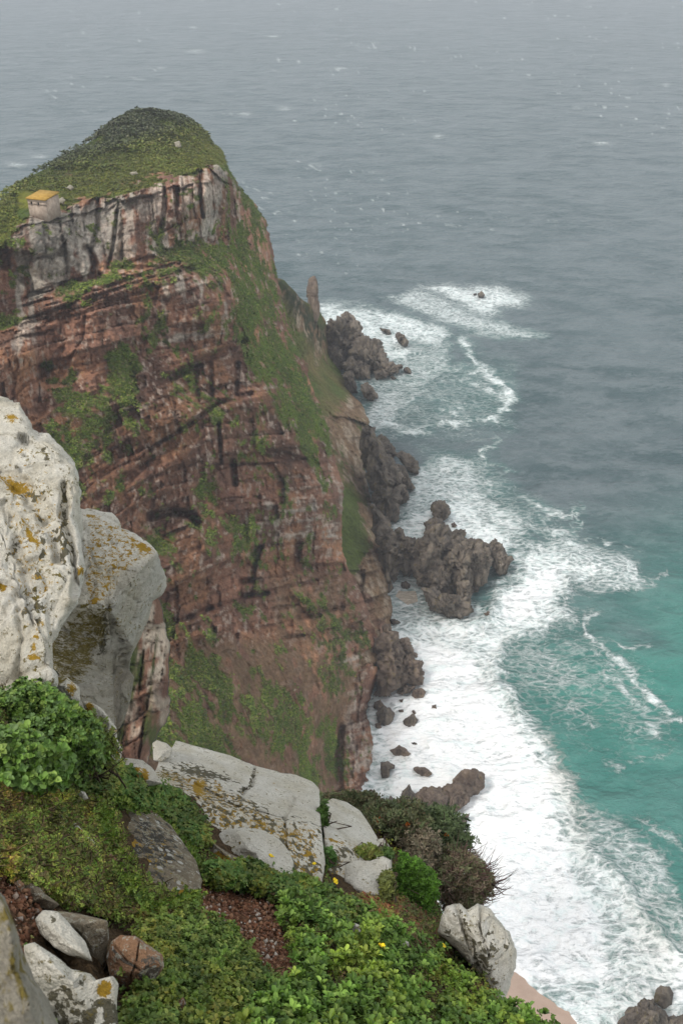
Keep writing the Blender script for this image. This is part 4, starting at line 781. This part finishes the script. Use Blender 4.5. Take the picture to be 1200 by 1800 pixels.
rock('boulder', [Rk([(268,1306),(276,1301),(292,1306),(304,1316),(300,1330),(285,1340),(270,1336)], 7.5, .14, n=80, seed=207, amp=.08, tilt=.004)], M_PALE, 'small white block at the upper left tip of the long slab', 'boulder', marks=[('o','e',300,1320,5,5,0,.8)])
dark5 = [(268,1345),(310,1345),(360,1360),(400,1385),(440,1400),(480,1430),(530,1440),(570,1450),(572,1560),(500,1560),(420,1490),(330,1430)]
rock('rock_slab', [Rk([(282,1335),(298,1322),(310,1302),(345,1312),(372,1320),(410,1332),(445,1346),(492,1358),(520,1362),(548,1373),(561,1388),(562,1420),(566,1470),(571,1520),(566,1556),(530,1562),(495,1556),(440,1510),(390,1470),(340,1430),(300,1400),(270,1362)], 7.0, .42, c=(440,1430), n=300, seed=208, amp=.05, wob=.016, cracks=[([(448,1345),(444,1380),(425,1395)],3,.08),([(300,1360),(360,1385),(420,1420),(500,1440)],3,.05),([(520,1400),(500,1440),(505,1500)],3,.05)], facets=0, planes=[[(300,1300,8.3),(560,1380,8.3),(440,1430,6.75)],[(300,1380,6.7),(560,1560,6.3),(440,1430,6.75)]])],
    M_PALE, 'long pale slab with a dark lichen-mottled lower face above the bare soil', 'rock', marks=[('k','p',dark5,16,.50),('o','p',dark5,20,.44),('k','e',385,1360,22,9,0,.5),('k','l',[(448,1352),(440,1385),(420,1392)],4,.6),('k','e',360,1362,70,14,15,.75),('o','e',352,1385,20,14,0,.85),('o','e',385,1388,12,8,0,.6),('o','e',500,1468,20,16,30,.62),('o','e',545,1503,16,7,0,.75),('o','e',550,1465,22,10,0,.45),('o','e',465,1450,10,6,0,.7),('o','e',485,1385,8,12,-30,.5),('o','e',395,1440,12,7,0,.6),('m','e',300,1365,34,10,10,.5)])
rock('rock_slab', [Rk([(380,1470),(395,1458),(430,1454),(465,1460),(490,1475),(508,1495),(516,1515),(517,1540),(500,1548),(470,1530),(430,1515),(395,1500),(380,1485)], 6.0, .2, n=160, seed=209, amp=.04, facets=3, tilt=.0055)], M_PALE, 'smooth white oval slab lying in front of the long mottled slab', 'rock')
rock('boulder', [Rk([(350,1500),(375,1480),(400,1498),(440,1518),(480,1535),(505,1552),(470,1560),(420,1545),(380,1535),(358,1520)], 5.95, .15, n=130, seed=210, amp=.06)], M_BROWN, 'low rock crusted with orange lichen under the smooth white slab', 'boulder', marks=[('o','e',395,1512,30,12,20,.7),('o','e',440,1535,30,9,15,.75),('o','e',470,1545,20,8,10,.7),('o','e',370,1505,12,12,0,.6)])
rock('boulder', [Rk([(571,1412),(585,1404),(610,1410),(632,1425),(650,1450),(664,1475),(690,1500),(688,1520),(690,1575),(660,1592),(610,1588),(575,1560),(572,1500),(568,1450)], 7.4, .4, c=(625,1500), n=220, seed=211, amp=.04, facets=0, planes=[[(572,1405,8.2),(664,1475,7.9),(575,1480,7.0)],[(690,1500,7.4),(690,1580,7.0),(572,1500,6.9)]])],
    M_PALE, 'domed white boulder split from the long slab by a grassy crack', 'boulder', marks=[('o','p',[(570,1470),(650,1480),(690,1560),(600,1590),(570,1580)],10,.36),('k','p',[(570,1480),(620,1486),(660,1492),(640,1510),(605,1515),(600,1560),(610,1590),(570,1580)],10,.55),('k','e',625,1585,60,12,5,.6),('o','e',590,1478,22,5,8,.75),('o','e',630,1487,18,4,8,.6),('o','e',578,1520,6,20,0,.45)])
rock('boulder', [Rk([(606,1520),(625,1512),(650,1514),(672,1505),(686,1512),(684,1530),(668,1545),(668,1575),(650,1578),(625,1568),(605,1550)], 6.7, .14, n=110, seed=212, amp=.05, facets=4, tilt=.005)], M_PALE, 'white angular block at the foot of the domed boulder', 'boulder')
rock('boulder', [Rk([(662,1474),(675,1474),(686,1490),(688,1508),(676,1512),(664,1500)], 7.9, .12, n=70, seed=213, amp=.06)], M_PALE, 'small white stone between the domed boulder and the bright green bush', 'boulder', marks=[('k','e',672,1480,8,6,0,.6)])
rock('boulder', [Rk([(180,1405),(215,1400),(245,1415),(275,1430),(300,1450),(325,1485),(345,1512),(354,1545),(352,1575),(300,1580),(258,1590),(232,1560),(205,1510),(188,1460)], 5.0, .16, c=(268,1500), n=220, seed=214, amp=.05, facets=0, planes=[[(180,1405,5.35),(350,1545,4.95),(240,1560,4.55)],[(180,1405,5.2),(350,1450,6.0),(350,1560,4.8)]])], M_BROWN, 'brown rock crusted with white and orange lichen half sunk in the greenery', 'boulder', marks=[('k','e',262,1490,70,60,0,.62),('o','e',270,1500,90,80,0,.36),('m','e',250,1530,50,30,0,.25),('o','e',214,1450,9,16,-20,.95),('o','e',230,1478,14,10,30,.9),('o','e',262,1518,10,5,0,.7),('o','e',316,1565,12,8,0,.8),('o','e',205,1490,10,10,0,.5)])
for i, (o_, dd, T_, mt, lb, mk) in enumerate([
  ([(775,1612),(783,1592),(808,1588),(820,1598),(840,1587),(862,1598),(872,1614),(894,1638),(908,1672),(905,1702),(892,1742),(882,1760),(870,1757),(850,1722),(820,1690),(795,1662),(770,1640)], 6.9, .5, M_PALE, 'upright pale boulder streaked dark at the brink above the beach', [('k','e',845,1670,60,80,0,.40),('o','e',845,1670,60,80,0,.2),('k','e',850,1690,20,60,20,.6),('k','e',800,1612,14,10,0,.5),('k','e',870,1720,14,36,10,.5),('k','e',785,1640,14,26,-20,.45),('k','e',890,1660,12,22,0,.42),('k','l',[(810,1600),(830,1650),(838,1700)],5,.55),('o','e',880,1620,8,5,0,.4)]),
  ([(62,1614),(76,1600),(102,1602),(128,1630),(150,1655),(163,1690),(140,1684),(118,1678),(95,1665),(70,1640)], 3.0, .10, M_PALE, 'smaller of two long white rocks at the lower left, the upper one', [('k','e',95,1615,12,8,30,.5),('k','e',66,1625,8,10,0,.5)]),
  ([(42,1662),(60,1656),(100,1682),(125,1702),(160,1712),(180,1735),(198,1716),(208,1730),(206,1775),(214,1860),(90,1860),(65,1770),(45,1700)], 2.75, .16, M_PALE, 'larger white rock at the lower left with an ochre lichen cap', [('k','p',[(70,1745),(130,1735),(165,1752),(215,1750),(220,1860),(70,1860)],8,.52),('m','e',155,1700,24,18,0,.6),('o','e',183,1738,17,14,0,1.1),('k','e',142,1728,8,12,0,.6),('k','e',112,1742,8,12,0,.5)]),
  ([(30,1556),(52,1550),(70,1560),(80,1572),(106,1590),(90,1602),(60,1598),(40,1580)], 3.35, .10, M_BROWN, 'dark grey wedge of rock by the orange stones', []),
  ([(88,1600),(130,1605),(190,1618),(192,1650),(182,1700),(160,1690),(130,1640),(100,1615)], 3.25, .12, M_BROWN, 'dark slab behind the smaller white rock', [('o','e',165,1645,8,8,0,.4)]),
  ([(186,1682),(196,1655),(212,1643),(238,1645),(262,1662),(286,1678),(288,1700),(270,1728),(262,1752),(225,1745),(195,1720)], 3.2, .14, M_RED, 'rusty brown cracked rock with pale lichen discs', [('k','e',262,1700,26,40,0,.62),('k','l',[(200,1670),(220,1690),(240,1700)],3,.7)]),
  ([(288,1798),(300,1772),(322,1752),(330,1768),(320,1790),(300,1806)], 3.2, .07, M_RED, 'reddish wedge stone near the bottom edge', []),
  ([(252,1800),(258,1786),(275,1788),(282,1800),(270,1812)], 3.1, .05, M_RED, 'orange stone cut by the bottom edge', []),
  ([(258,1740),(282,1745),(300,1765),(290,1790),(265,1780)], 3.2, .07, M_BROWN, 'brown stone under the rusty cracked rock', []),
  ([(24,1552),(34,1546),(44,1554),(42,1576),(30,1578)], 3.3, .05, M_RED, 'rounded orange stone next to the dark grey wedge', []),
  ([(615,1632),(622,1622),(632,1626),(640,1644),(636,1652),(620,1646)], 5.3, .06, M_PALE, 'single white stone in the greenery below the domed boulder', []),
  ([(698,1660),(706,1650),(718,1656),(718,1670),(704,1672)], 5.6, .05, M_PALE, 'small beige stone in the greenery left of the brink boulder', []),
  ([(138,1398),(142,1390),(150,1392),(156,1404),(148,1406)], 4.35, .03, M_PALE, 'little white stone on the mossy slope beneath the leafy shrub', []),
  ([(126,1450),(134,1446),(142,1456),(150,1464),(165,1478),(170,1490),(155,1484),(136,1466)], 4.2, .04, M_PALE, 'thin white stone edged with orange lichen in the moss', [('o','e',140,1462,12,6,30,1.0)]),
  ([(176,1505),(196,1500),(210,1515),(206,1530),(188,1532)], 4.3, .06, M_RED, 'pinkish stone beside the lichen-crusted brown rock', [('k','e',195,1515,6,6,0,.5)]),
  ([(240,1580),(262,1592),(285,1596),(305,1600),(300,1612),(275,1612),(250,1600)], 4.3, .05, M_RED, 'tan stone at the upper edge of the gravel', []),
  ([(-120,1520),(-10,1560),(8,1580),(22,1620),(38,1672),(60,1722),(84,1760),(105,1815),(120,1900),(-120,1900)], 1.55, .35, M_GREY, 'out of focus grey boulder filling the lower left corner', [('m','e',20,1740,30,90,0,.46),('m','e',10,1600,30,50,0,.4),('k','e',40,1780,40,40,0,.25)])]):
    rock('boulder', [Rk(o_, dd, T_, n=170 if i in (0, 2, 5, 16) else 90, cracks=([([(198,1658),(225,1690),(246,1706)],2.5,.02),([(246,1648),(240,1690),(230,1716),(226,1745)],2.5,.02)] if i == 5 else [([(802,1592),(815,1640),(835,1690),(850,1720)],4,.08),([(846,1590),(842,1630),(860,1680)],4,.08)] if i == 0 else ()), seed=230 + i, tilt=.0015 if i == 1 else 0, amp=.07 if i == 0 else .05, freq=1.2 if i == 0 else .9, creases=.6 if i == 0 else .35)], mt, lb, 'boulder' if i in (0, 16) else 'rock', marks=mk)

# ------------------------------------------------------------------ FOREGROUND VEGETATION
def sample_poly(poly, n):
    p = A(poly); o = np.empty((0, 2))
    while len(o) < n:
        q = rng.random((n * 2, 2)) * np.ptp(p, axis=0) + p.min(0); o = np.vstack([o, q[polydist(q[:, 0], q[:, 1], p) > 0]])
    return o[:n, 0], o[:n, 1]
bare1 = [(290,1575),(400,1545),(470,1575),(495,1640),(530,1750),(480,1740),(430,1670),(330,1612)]
bare2 = [(-30,1535),(60,1560),(110,1610),(60,1650),(40,1700),(-30,1700)]
rockzones = [[(182,1410),(232,1425),(300,1480),(350,1545),(345,1570),(262,1570),(215,1500)], [(62,1600),(160,1610),(288,1680),(262,1752),(206,1760),(215,1830),(60,1830),(42,1662)],
             [(283,1335),(330,1306),(561,1380),(566,1560),(500,1560),(350,1500),(300,1420)], [(570,1405),(664,1475),(690,1580),(575,1590)]]
def cover(name, poly, n, size, pal, lift=(.0, .05), k=6, aspect=.5, tilt=.7, label='', avoid=True, ws=None, thin=0.0, spread=.6):
    x, y = sample_poly(poly, n); keep = np.ones(len(x), bool)
    if avoid:
        for z in (bare1, bare2): keep &= polydist(x, y, z) + 14 * fbm(v3(x / 22, y / 22), 3, 77) < 0
        for z in rockzones: keep &= polydist(x, y, z) + 6 * fbm(v3(x / 15, y / 15), 3, 78) < 0
    if thin: keep &= fbm(v3(x / 30, y / 30), 3, int(n) % 97) > thin - .5
    x, y = x[keep], y[keep]; C, N = on_ground(x, y); n = len(x); dist = tpsG(x, y)
    C = C + N * (lift[0] + (lift[1] - lift[0]) * rng.random(n))[:, None]
    tone = 1 + .7 * fbm(v3(x / 28, y / 28), 4, 55)
    return tag(leaf_cloud(name, C, N * .7 + A([0, -.1, .6]) + rng.normal(0, .25, (n, 3)), A(size) * (.7 + .6 * rng.random(n)), palette(n, pal, ws) * 1.22 * tone[:, None] * (1 + sst(0, .5, fbm(v3(x / 45, y / 45), 3, 57))[:, None] * A([.55, .2, 0])), k=k, aspect=aspect, tilt=tilt, spread=spread), label, 'ground cover', kind='stuff')
edge_lo = [(1000,1860),(1150,2100),(-100,2100)]
FG = [(-60,1190),(60,1200),(120,1255),(200,1340),(270,1372),(400,1430),(560,1450),(640,1450),(700,1500),(760,1580),(800,1656),(835,1702),(862,1745),(885,1774),(900,1785),(960,1815)] + edge_lo
GREENA = [(.09, .16, .02), (.13, .21, .03), (.06, .115, .018), (.18, .235, .04)]
OLIVE = [(.25, .31, .045), (.17, .26, .035), (.31, .33, .065), (.22, .17, .06), (.13, .20, .03)]
cover('moss_cover', [(-60,1370),(60,1400),(140,1400),(220,1440),(300,1560),(300,1620),(200,1620),(120,1600),(0,1560),(-60,1540)], 44000, .0115, OLIVE + [(.12, .07, .045)], lift=(.01, .05), k=5, aspect=.45, tilt=.95, label='fine olive moss and creeping plants on the left of the slope')
cover('leaf_cover', FG, 72000, .0125, GREENA + [(.12, .13, .03), (.10, .06, .03)], lift=(.0, .06), k=5, aspect=.5, tilt=1.1, label='creeping small-leaved plants covering the slope')
cover('leaf_cover', [(470,1600),(560,1590),(640,1620),(760,1680),(860,1775),(960,1818),(1060,1940),(400,1960),(420,1800),(470,1740)], 8500, .034, [(.08, .16, .02), (.115, .21, .03), (.16, .25, .045), (.06, .12, .02)], lift=(.02, .12), k=7, aspect=.42, tilt=1.25, thin=.42, label='broader bright leaves along the right of the slope')
cover('leaf_cover', [(230,1660),(330,1620),(400,1660),(470,1760),(520,1880),(200,1900),(215,1790)], 11000, .018, [(.085, .145, .022), (.115, .175, .03), (.17, .21, .045), (.06, .105, .02)], lift=(.02, .10), k=6, aspect=.5, tilt=1.2, label='dense clover mat at the lower middle', avoid=False)
cover('leaf_cover', [(150,1330),(215,1360),(300,1400),(345,1440),(365,1500),(330,1500),(270,1440),(190,1405),(120,1400)], 6500, .017, [(.05, .11, .02), (.08, .14, .025), (.12, .15, .03)], lift=(.02, .08), k=6, aspect=.65, tilt=.8, label='clover tongue between the pale rocks', avoid=False)
cover('leaf_cover', [(350,1545),(420,1535),(520,1560),(600,1600),(620,1640),(560,1650),(500,1600),(420,1575),(360,1570)], 3600, .028, [(.05, .11, .02), (.075, .14, .025), (.12, .16, .03)], lift=(.02, .10), k=6, aspect=.5, tilt=1.0, label='leafy band just under the slabs', avoid=False)
cover('leaf_cover', [(600,1585),(690,1580),(760,1620),(800,1680),(760,1690),(700,1650),(620,1620)], 4200, .018, [(.10, .12, .03), (.13, .10, .04), (.08, .10, .025), (.14, .05, .03)], lift=(0, .05), k=5, aspect=.55, tilt=.9, label='low reddish and yellow green succulents below the white block', avoid=False)
def leafy_shrub(name, cx, cy, d, rx, ry, rd, n, size, pal, label, cat='shrub', k=6, aspect=.6, tilt=.9, twigs=40, twigcol=(.10, .075, .055), outl=None, spiky=0, flowers=(), seed=1, shell=.45, twl=1.15):
    "crown filled through its volume with leaf clumps, twigs and a stem"
    base = P(cx, cy + ry * .9, d); e = empty(name, base); tag(e, label, cat)
    m = d / F; v = rng.normal(0, 1, (n * 3, 3)); v /= np.linalg.norm(v, axis=1, keepdims=True); r = shell + (1 - shell) * rng.random(n * 3) ** .6
    bump_ = 1 + .6 * fbm(v * 2.6 + seed, 3, seed) + .2 * fbm(v * 7 + seed, 2, seed + 3)
    x = cx + v[:, 0] * r * rx * bump_; y = cy + v[:, 1] * r * ry * bump_; dd = d + v[:, 2] * r * rd * bump_
    keep = (dd < d + rd * .6)
    if outl is not None: keep &= polydist(x, y, outl) > -4 * rng.random(len(x)) * 2
    x, y, dd, v = x[keep][:n], y[keep][:n], dd[keep][:n], v[keep][:n]; C = P(x, y, dd); Nn = C - P(cx, cy + ry * .5, d + rd * .4); Nn /= np.linalg.norm(Nn, axis=1, keepdims=True)
    tone = 1 + .4 * fbm(C * 5, 3, seed + 5)
    leaf_cloud('foliage', C - base, Nn + A([0, 0, .4]) + rng.normal(0, .35, C.shape), A(size) * (.7 + .6 * rng.random(len(C))), palette(len(C), pal) * 1.2 * tone[:, None], k=k, aspect=aspect, tilt=tilt, parent=e)
    # stems and twigs
    V, Q, kk = [], [], 0
    for q in range(twigs):
        a = base + rng.normal(0, .03, 3); j = rng.integers(len(C)); b = C[j] + (C[j] - base) * (twl - 1) + rng.normal(0, .02, 3)
        mid = (a + b) / 2 + rng.normal(0, .06, 3); pts = [a, (a + mid) / 2 + rng.normal(0, .01, 3), mid, b]; rr = [.012, .008, .005, .0018]
        for pi, (pt, ra) in enumerate(zip(pts, rr)):
            ra = ra * (d / 8) * 1.2
            for an in range(3): V.append(pt - base + A([math.cos(an * 2.1) * ra, math.sin(an * 2.1) * ra * .6, math.sin(an * 2.1 + 1) * ra * .8]))
            if pi: Q += [[kk - 3 + s_, kk - 3 + (s_ + 1) % 3, kk + (s_ + 1) % 3, kk + s_] for s_ in range(3)]
            kk += 3
    for q in range(spiky):      # bare outer twigs
        j = rng.integers(len(C)); a = C[j]; dr = Nn[j] * .5 + A([.5, -.1, .25]) + rng.normal(0, .35, 3); dr /= np.linalg.norm(dr); L = (.10 + .22 * rng.random()) * rx / 60
        pts = [a, a + dr * L * .6 + rng.normal(0, .01, 3), a + (dr + A([0, 0, .3])) * L]
        for pi, pt in enumerate(pts):
            ra = [.004, .003, .0012][pi]
            for an in range(3): V.append(pt - base + A([math.cos(an * 2.1) * ra, math.sin(an * 2.1) * ra, math.sin(an * 2.1 + 1) * ra]))
            if pi: Q += [[kk - 3 + s_, kk - 3 + (s_ + 1) % 3, kk + (s_ + 1) % 3, kk + s_] for s_ in range(3)]
            kk += 3
    mesh('stem', V, Q, None, simple('twig_bark', twigcol, tuple(c * 1.7 for c in twigcol), 30), e)
    for (fx, fy, fs) in flowers:
        c = P(fx, fy, d - rd * .9) - base; cc = c + rng.normal(0, fs * .3, (14, 3)); leaf_cloud('flower_head', cc, rng.normal(0, 1, (14, 3)) + A([0, -1, 1]), fs * .55, palette(14, [(.55, .17, .02), (.42, .13, .03)]), k=5, parent=e, aspect=.5)
    return e
BIG = [(.08, .155, .022), (.11, .195, .035), (.055, .11, .02), (.16, .23, .045), (.09, .15, .05)]
leafy_shrub('leafy_shrub', 55, 1290, 4.45, 128, 92, .24, 7000, .019, BIG, 'rounded green shrub with broad leaves under the tall pale outcrop', outl=[(-60,1205),(30,1203),(58,1188),(80,1208),(130,1245),(165,1270),(195,1320),(212,1350),(180,1385),(120,1372),(60,1400),(-60,1390)], k=6, aspect=.62, tilt=1.1, seed=3)
leafy_shrub('leafy_shrub', 160, 1310, 4.9, 42, 46, .2, 1500, .018, [(.12, .17, .025), (.16, .19, .03), (.08, .12, .02)], 'finer leaved shrub with bare brown twigs against the white rock rib', k=6, aspect=.45, twigs=60, seed=5)
leafy_shrub('leafy_shrub', 15, 1350, 4.05, 90, 60, .2, 2000, .027, BIG, 'broadest leaved shrub low at the left edge above the moss', k=6, aspect=.7, tilt=1.1, seed=6)
GG = [(.095, .125, .05), (.13, .155, .07), (.07, .09, .04), (.17, .17, .085), (.13, .10, .055)]
leafy_shrub('heath_shrub', 690, 1450, 9.2, 62, 40, .5, 3000, .045, GG, 'dark grey green heath bush with orange flower heads behind the domed boulder', k=6, aspect=.28, tilt=1.3, flowers=[(663, 1442, .04), (716, 1448, .03)], seed=11)
leafy_shrub('heath_shrub', 620, 1412, 9.8, 52, 18, .35, 1400, .04, GG, 'low strip of heath on the brink above the domed boulder', k=6, aspect=.28, tilt=1.3, seed=12)
leafy_shrub('heath_shrub', 762, 1475, 9.8, 55, 52, .5, 3000, .045, [(.085, .125, .05), (.12, .155, .07), (.065, .09, .04)], 'dark heath bush with scattered orange heads in front of the long brown rock', k=6, aspect=.28, tilt=1.3, flowers=[(784, 1468, .03), (745, 1470, .025)], seed=13)
leafy_shrub('heath_shrub', 735, 1500, 8.9, 38, 42, .35, 1600, .04, [(.19, .16, .11), (.14, .14, .085), (.24, .19, .13)], 'dry grey brown heath bush between the two dark ones', k=6, aspect=.28, tilt=1.3, flowers=[(728, 1512, .03), (752, 1535, .035)], seed=14)
leafy_shrub('twiggy_shrub', 812, 1548, 9.0, 56, 56, .5, 2600, .04, [(.13, .15, .07), (.21, .16, .10), (.11, .13, .055), (.25, .19, .14)], 'twiggy reddish shrub spiking out over the surf behind the brink boulder', k=6, aspect=.2, tilt=1.4, twigs=120, spiky=260, twigcol=(.14, .085, .075), seed=15, outl=[(750,1500),(790,1495),(830,1505),(862,1545),(872,1600),(868,1612),(800,1600),(760,1585),(745,1540)])
leafy_shrub('green_bush', 728, 1560, 7.7, 44, 54, .32, 3000, .024, [(.08, .18, .018), (.11, .24, .025), (.06, .13, .015)], 'bright green dense bush between the domed boulder and the twiggy shrub', k=7, aspect=.3, tilt=1.3, seed=16, outl=[(688,1515),(705,1502),(730,1515),(752,1530),(770,1560),(778,1590),(765,1620),(745,1632),(720,1615),(700,1590),(690,1560)])
leafy_shrub('succulent_tuft', 645, 1500, 7.25, 22, 13, .12, 260, .03, [(.14, .17, .03), (.10, .14, .03), (.16, .15, .04)], 'yellow green succulent tuft growing on the domed boulder', 'plant', aspect=.45, twigs=8, seed=17)
leafy_shrub('succulent_tuft', 680, 1556, 6.7, 12, 22, .1, 220, .028, [(.15, .17, .04), (.11, .13, .04)], 'pale green tuft hanging beside the white angular block', 'plant', aspect=.45, twigs=8, seed=18)
leafy_shrub('succulent_tuft', 567, 1440, 7.5, 7, 28, .1, 200, .03, [(.06, .12, .02), (.08, .14, .03)], 'green weeds rooted in the upper crack between slab and boulder', 'plant', aspect=.45, twigs=6, seed=19)
leafy_shrub('succulent_tuft', 570, 1510, 6.9, 17, 16, .1, 160, .04, [(.05, .11, .02), (.07, .14, .03)], 'leafy weed in the lower crack between slab and boulder', 'plant', aspect=.5, twigs=6, seed=20)
leafy_shrub('succulent_tuft', 679, 1502, 7.6, 10, 12, .08, 140, .03, [(.09, .16, .03), (.07, .13, .03)], 'green tuft tucked behind the small white stone', 'plant', aspect=.5, twigs=6, seed=21)
for pl, nn, lb in (([(-60,1400),(60,1420),(200,1460),(300,1600),(200,1620),(0,1560),(-60,1540)], 1100, 'dry brown stems threaded through the moss'), (FG, 3500, 'thin stems and grass blades standing out of the greenery')):
    cover('grass', pl, nn, .045, [(.16, .12, .06), (.12, .14, .04), (.20, .17, .08), (.10, .07, .045)], lift=(0, .06), k=3, aspect=.05, tilt=1.3, label=lb)
def lap(line, n, d_off, size, pal, label):
    p = A(line); t_ = rng.random(n) * (len(p) - 1.001); i_ = t_.astype(int); f_ = (t_ - i_)[:, None]; q = p[i_] * (1 - f_) + p[i_ + 1] * f_ + rng.normal(0, 7, (n, 2))
    C = P(q[:, 0], q[:, 1], dG(q[:, 0], q[:, 1]) - d_off * rng.random(n)); tag(leaf_cloud('leaf_cover', C, rng.normal(0, .4, (n, 3)) + A([0, -.3, .8]), size, palette(n, pal) * 1.2, k=6, aspect=.45, tilt=1.0), label, 'ground cover', kind='stuff')
lap([(183,1408),(190,1455),(207,1505),(232,1555),(262,1590),(305,1584),(350,1574)], 1500, .30, .017, GREENA + OLIVE[:2], 'small leaves lapping over the lower edge of the half sunk rock')
lap([(200,1402),(245,1412),(290,1438),(325,1480),(352,1530)], 900, .25, .019, GREENA, 'clover lapping over the upper edge of the half sunk rock')
# yellow flowers
for i, (x, y, lb) in enumerate([(460,1539,'yellow flower just under the smooth white slab'),(561,1575,'yellow flower below the leafy crack weed'),(583,1591,'yellow flower under the domed boulder'),(757,1694,'brightest yellow flower left of the brink boulder'),(647,1706,'half open yellow flower in the broad leaves'),(543,1556,'orange yellow bud at the foot of the long slab')]):
    C, N = on_ground(A([x]), A([y])); c = C[0] + N[0] * .13; e = empty('flower', C[0]); tag(e, lb, 'flower', 'yellow flowers on the slope')
    r = .016
    cc = np.repeat((c - C[0])[None], 2, 0); leaf_cloud('petals', cc, np.repeat((N[0] + A([0, -.3, .6]))[None], 2, 0), r * 1.2, np.tile(A([[.75, .55, .01]]), (2, 1)), k=5, aspect=.7, tilt=.6, parent=e, curl=0)
    V, Q = boxm(-.0015, .0015, -.0015, .0015, 0, 1); V = V @ np.diag([1, 1, 0]) + V[:, 2:] * (c - C[0]); mesh('stalk', V, Q, None, M_LEAF, e, cols={'col': np.tile(A([[.09, .14, .03]]), (8, 1))})
# bleached stalk at the left edge
def tube(name, pts, rad, mat, label, cat):
    V, Q = [], []
    for i, (p, r) in enumerate(zip(pts, rad)):
        for a in range(6): V.append(A(p) + A([0, math.cos(a * math.pi / 3), math.sin(a * math.pi / 3)]) * r)
        if i: Q += [[(i - 1) * 6 + a, (i - 1) * 6 + (a + 1) % 6, i * 6 + (a + 1) % 6, i * 6 + a] for a in range(6)]
    tag(mesh(name, V, Q, None, mat, None, A(pts[0])), label, cat)
tube('dry_stalk', [P(-25, 1492, 3.55), P(-8, 1497, 3.5), P(6, 1506, 3.5), P(19, 1518, 3.5)], [.006, .006, .005, .002], simple('bleached_wood', (.7, .68, .62), (.8, .78, .72), 20), 'curved white dry stalk entering from the left edge', 'stalk')
# gravel
def gravel():
    x1, y1 = sample_poly(bare1, 2600); x2, y2 = sample_poly(bare2, 700); x3, y3 = sample_poly([(260,1740),(360,1780),(420,1840),(250,1840)], 500)
    x, y = np.concatenate([x1, x2, x3]), np.concatenate([y1, y2, y3]); C, N = on_ground(x, y); n = len(x)
    ico = A([[1,0,0],[-1,0,0],[0,1,0],[0,-1,0],[0,0,1],[0,0,-1]]); T = np.array([[0,2,4],[2,1,4],[1,3,4],[3,0,4],[2,0,5],[1,2,5],[3,1,5],[0,3,5]])
    s = .004 + .012 * rng.random(n) ** 3; V = ico[None] * (s[:, None] * (.6 + .8 * rng.random((n, 6))))[..., None]
    R_ = np.linalg.qr(rng.normal(0, 1, (n, 3, 3)))[0]; V = np.einsum('nij,nkj->nki', R_, V) + C[:, None] + N[:, None] * .003
    c = palette(n, [(.20, .09, .05), (.14, .07, .045), (.30, .17, .10), (.10, .06, .04), (.5, .46, .40)], [.35, .25, .2, .14, .06]); t = (np.arange(n) * 6)[:, None, None] + T[None]
    t_ = NT('gravel'); o = mesh('gravel', V.reshape(-1, 3), None, t.reshape(-1, 3), t_.fin(t_.attr('col'), .9, .2), smooth=False, cols={'col': np.repeat(c[:, None], 6, 1).reshape(-1, 3)})
    tag(o, 'reddish gravel scattered on bare soil', 'gravel', kind='stuff')
gravel()

# ------------------------------------------------------------------ HAZE
V, Q = boxm(-14000, 14000, -300, 14000, -4.5, H + 2.5)
hm = bpy.data.materials.new('sea_haze'); hm.use_nodes = True; ht = hm.node_tree; ht.nodes.clear()
ho = ht.nodes.new('ShaderNodeOutputMaterial'); hv = ht.nodes.new('ShaderNodeVolumePrincipled'); hv.inputs['Color'].default_value = (.88, .92, .99, 1)
hv.inputs['Density'].default_value = .00025; hv.inputs['Anisotropy'].default_value = 0.0; ht.links.new(hv.outputs[0], ho.inputs['Volume'])
tag(mesh('haze', V, Q, None, hm, smooth=False), 'thin sea haze', 'haze', kind='stuff')
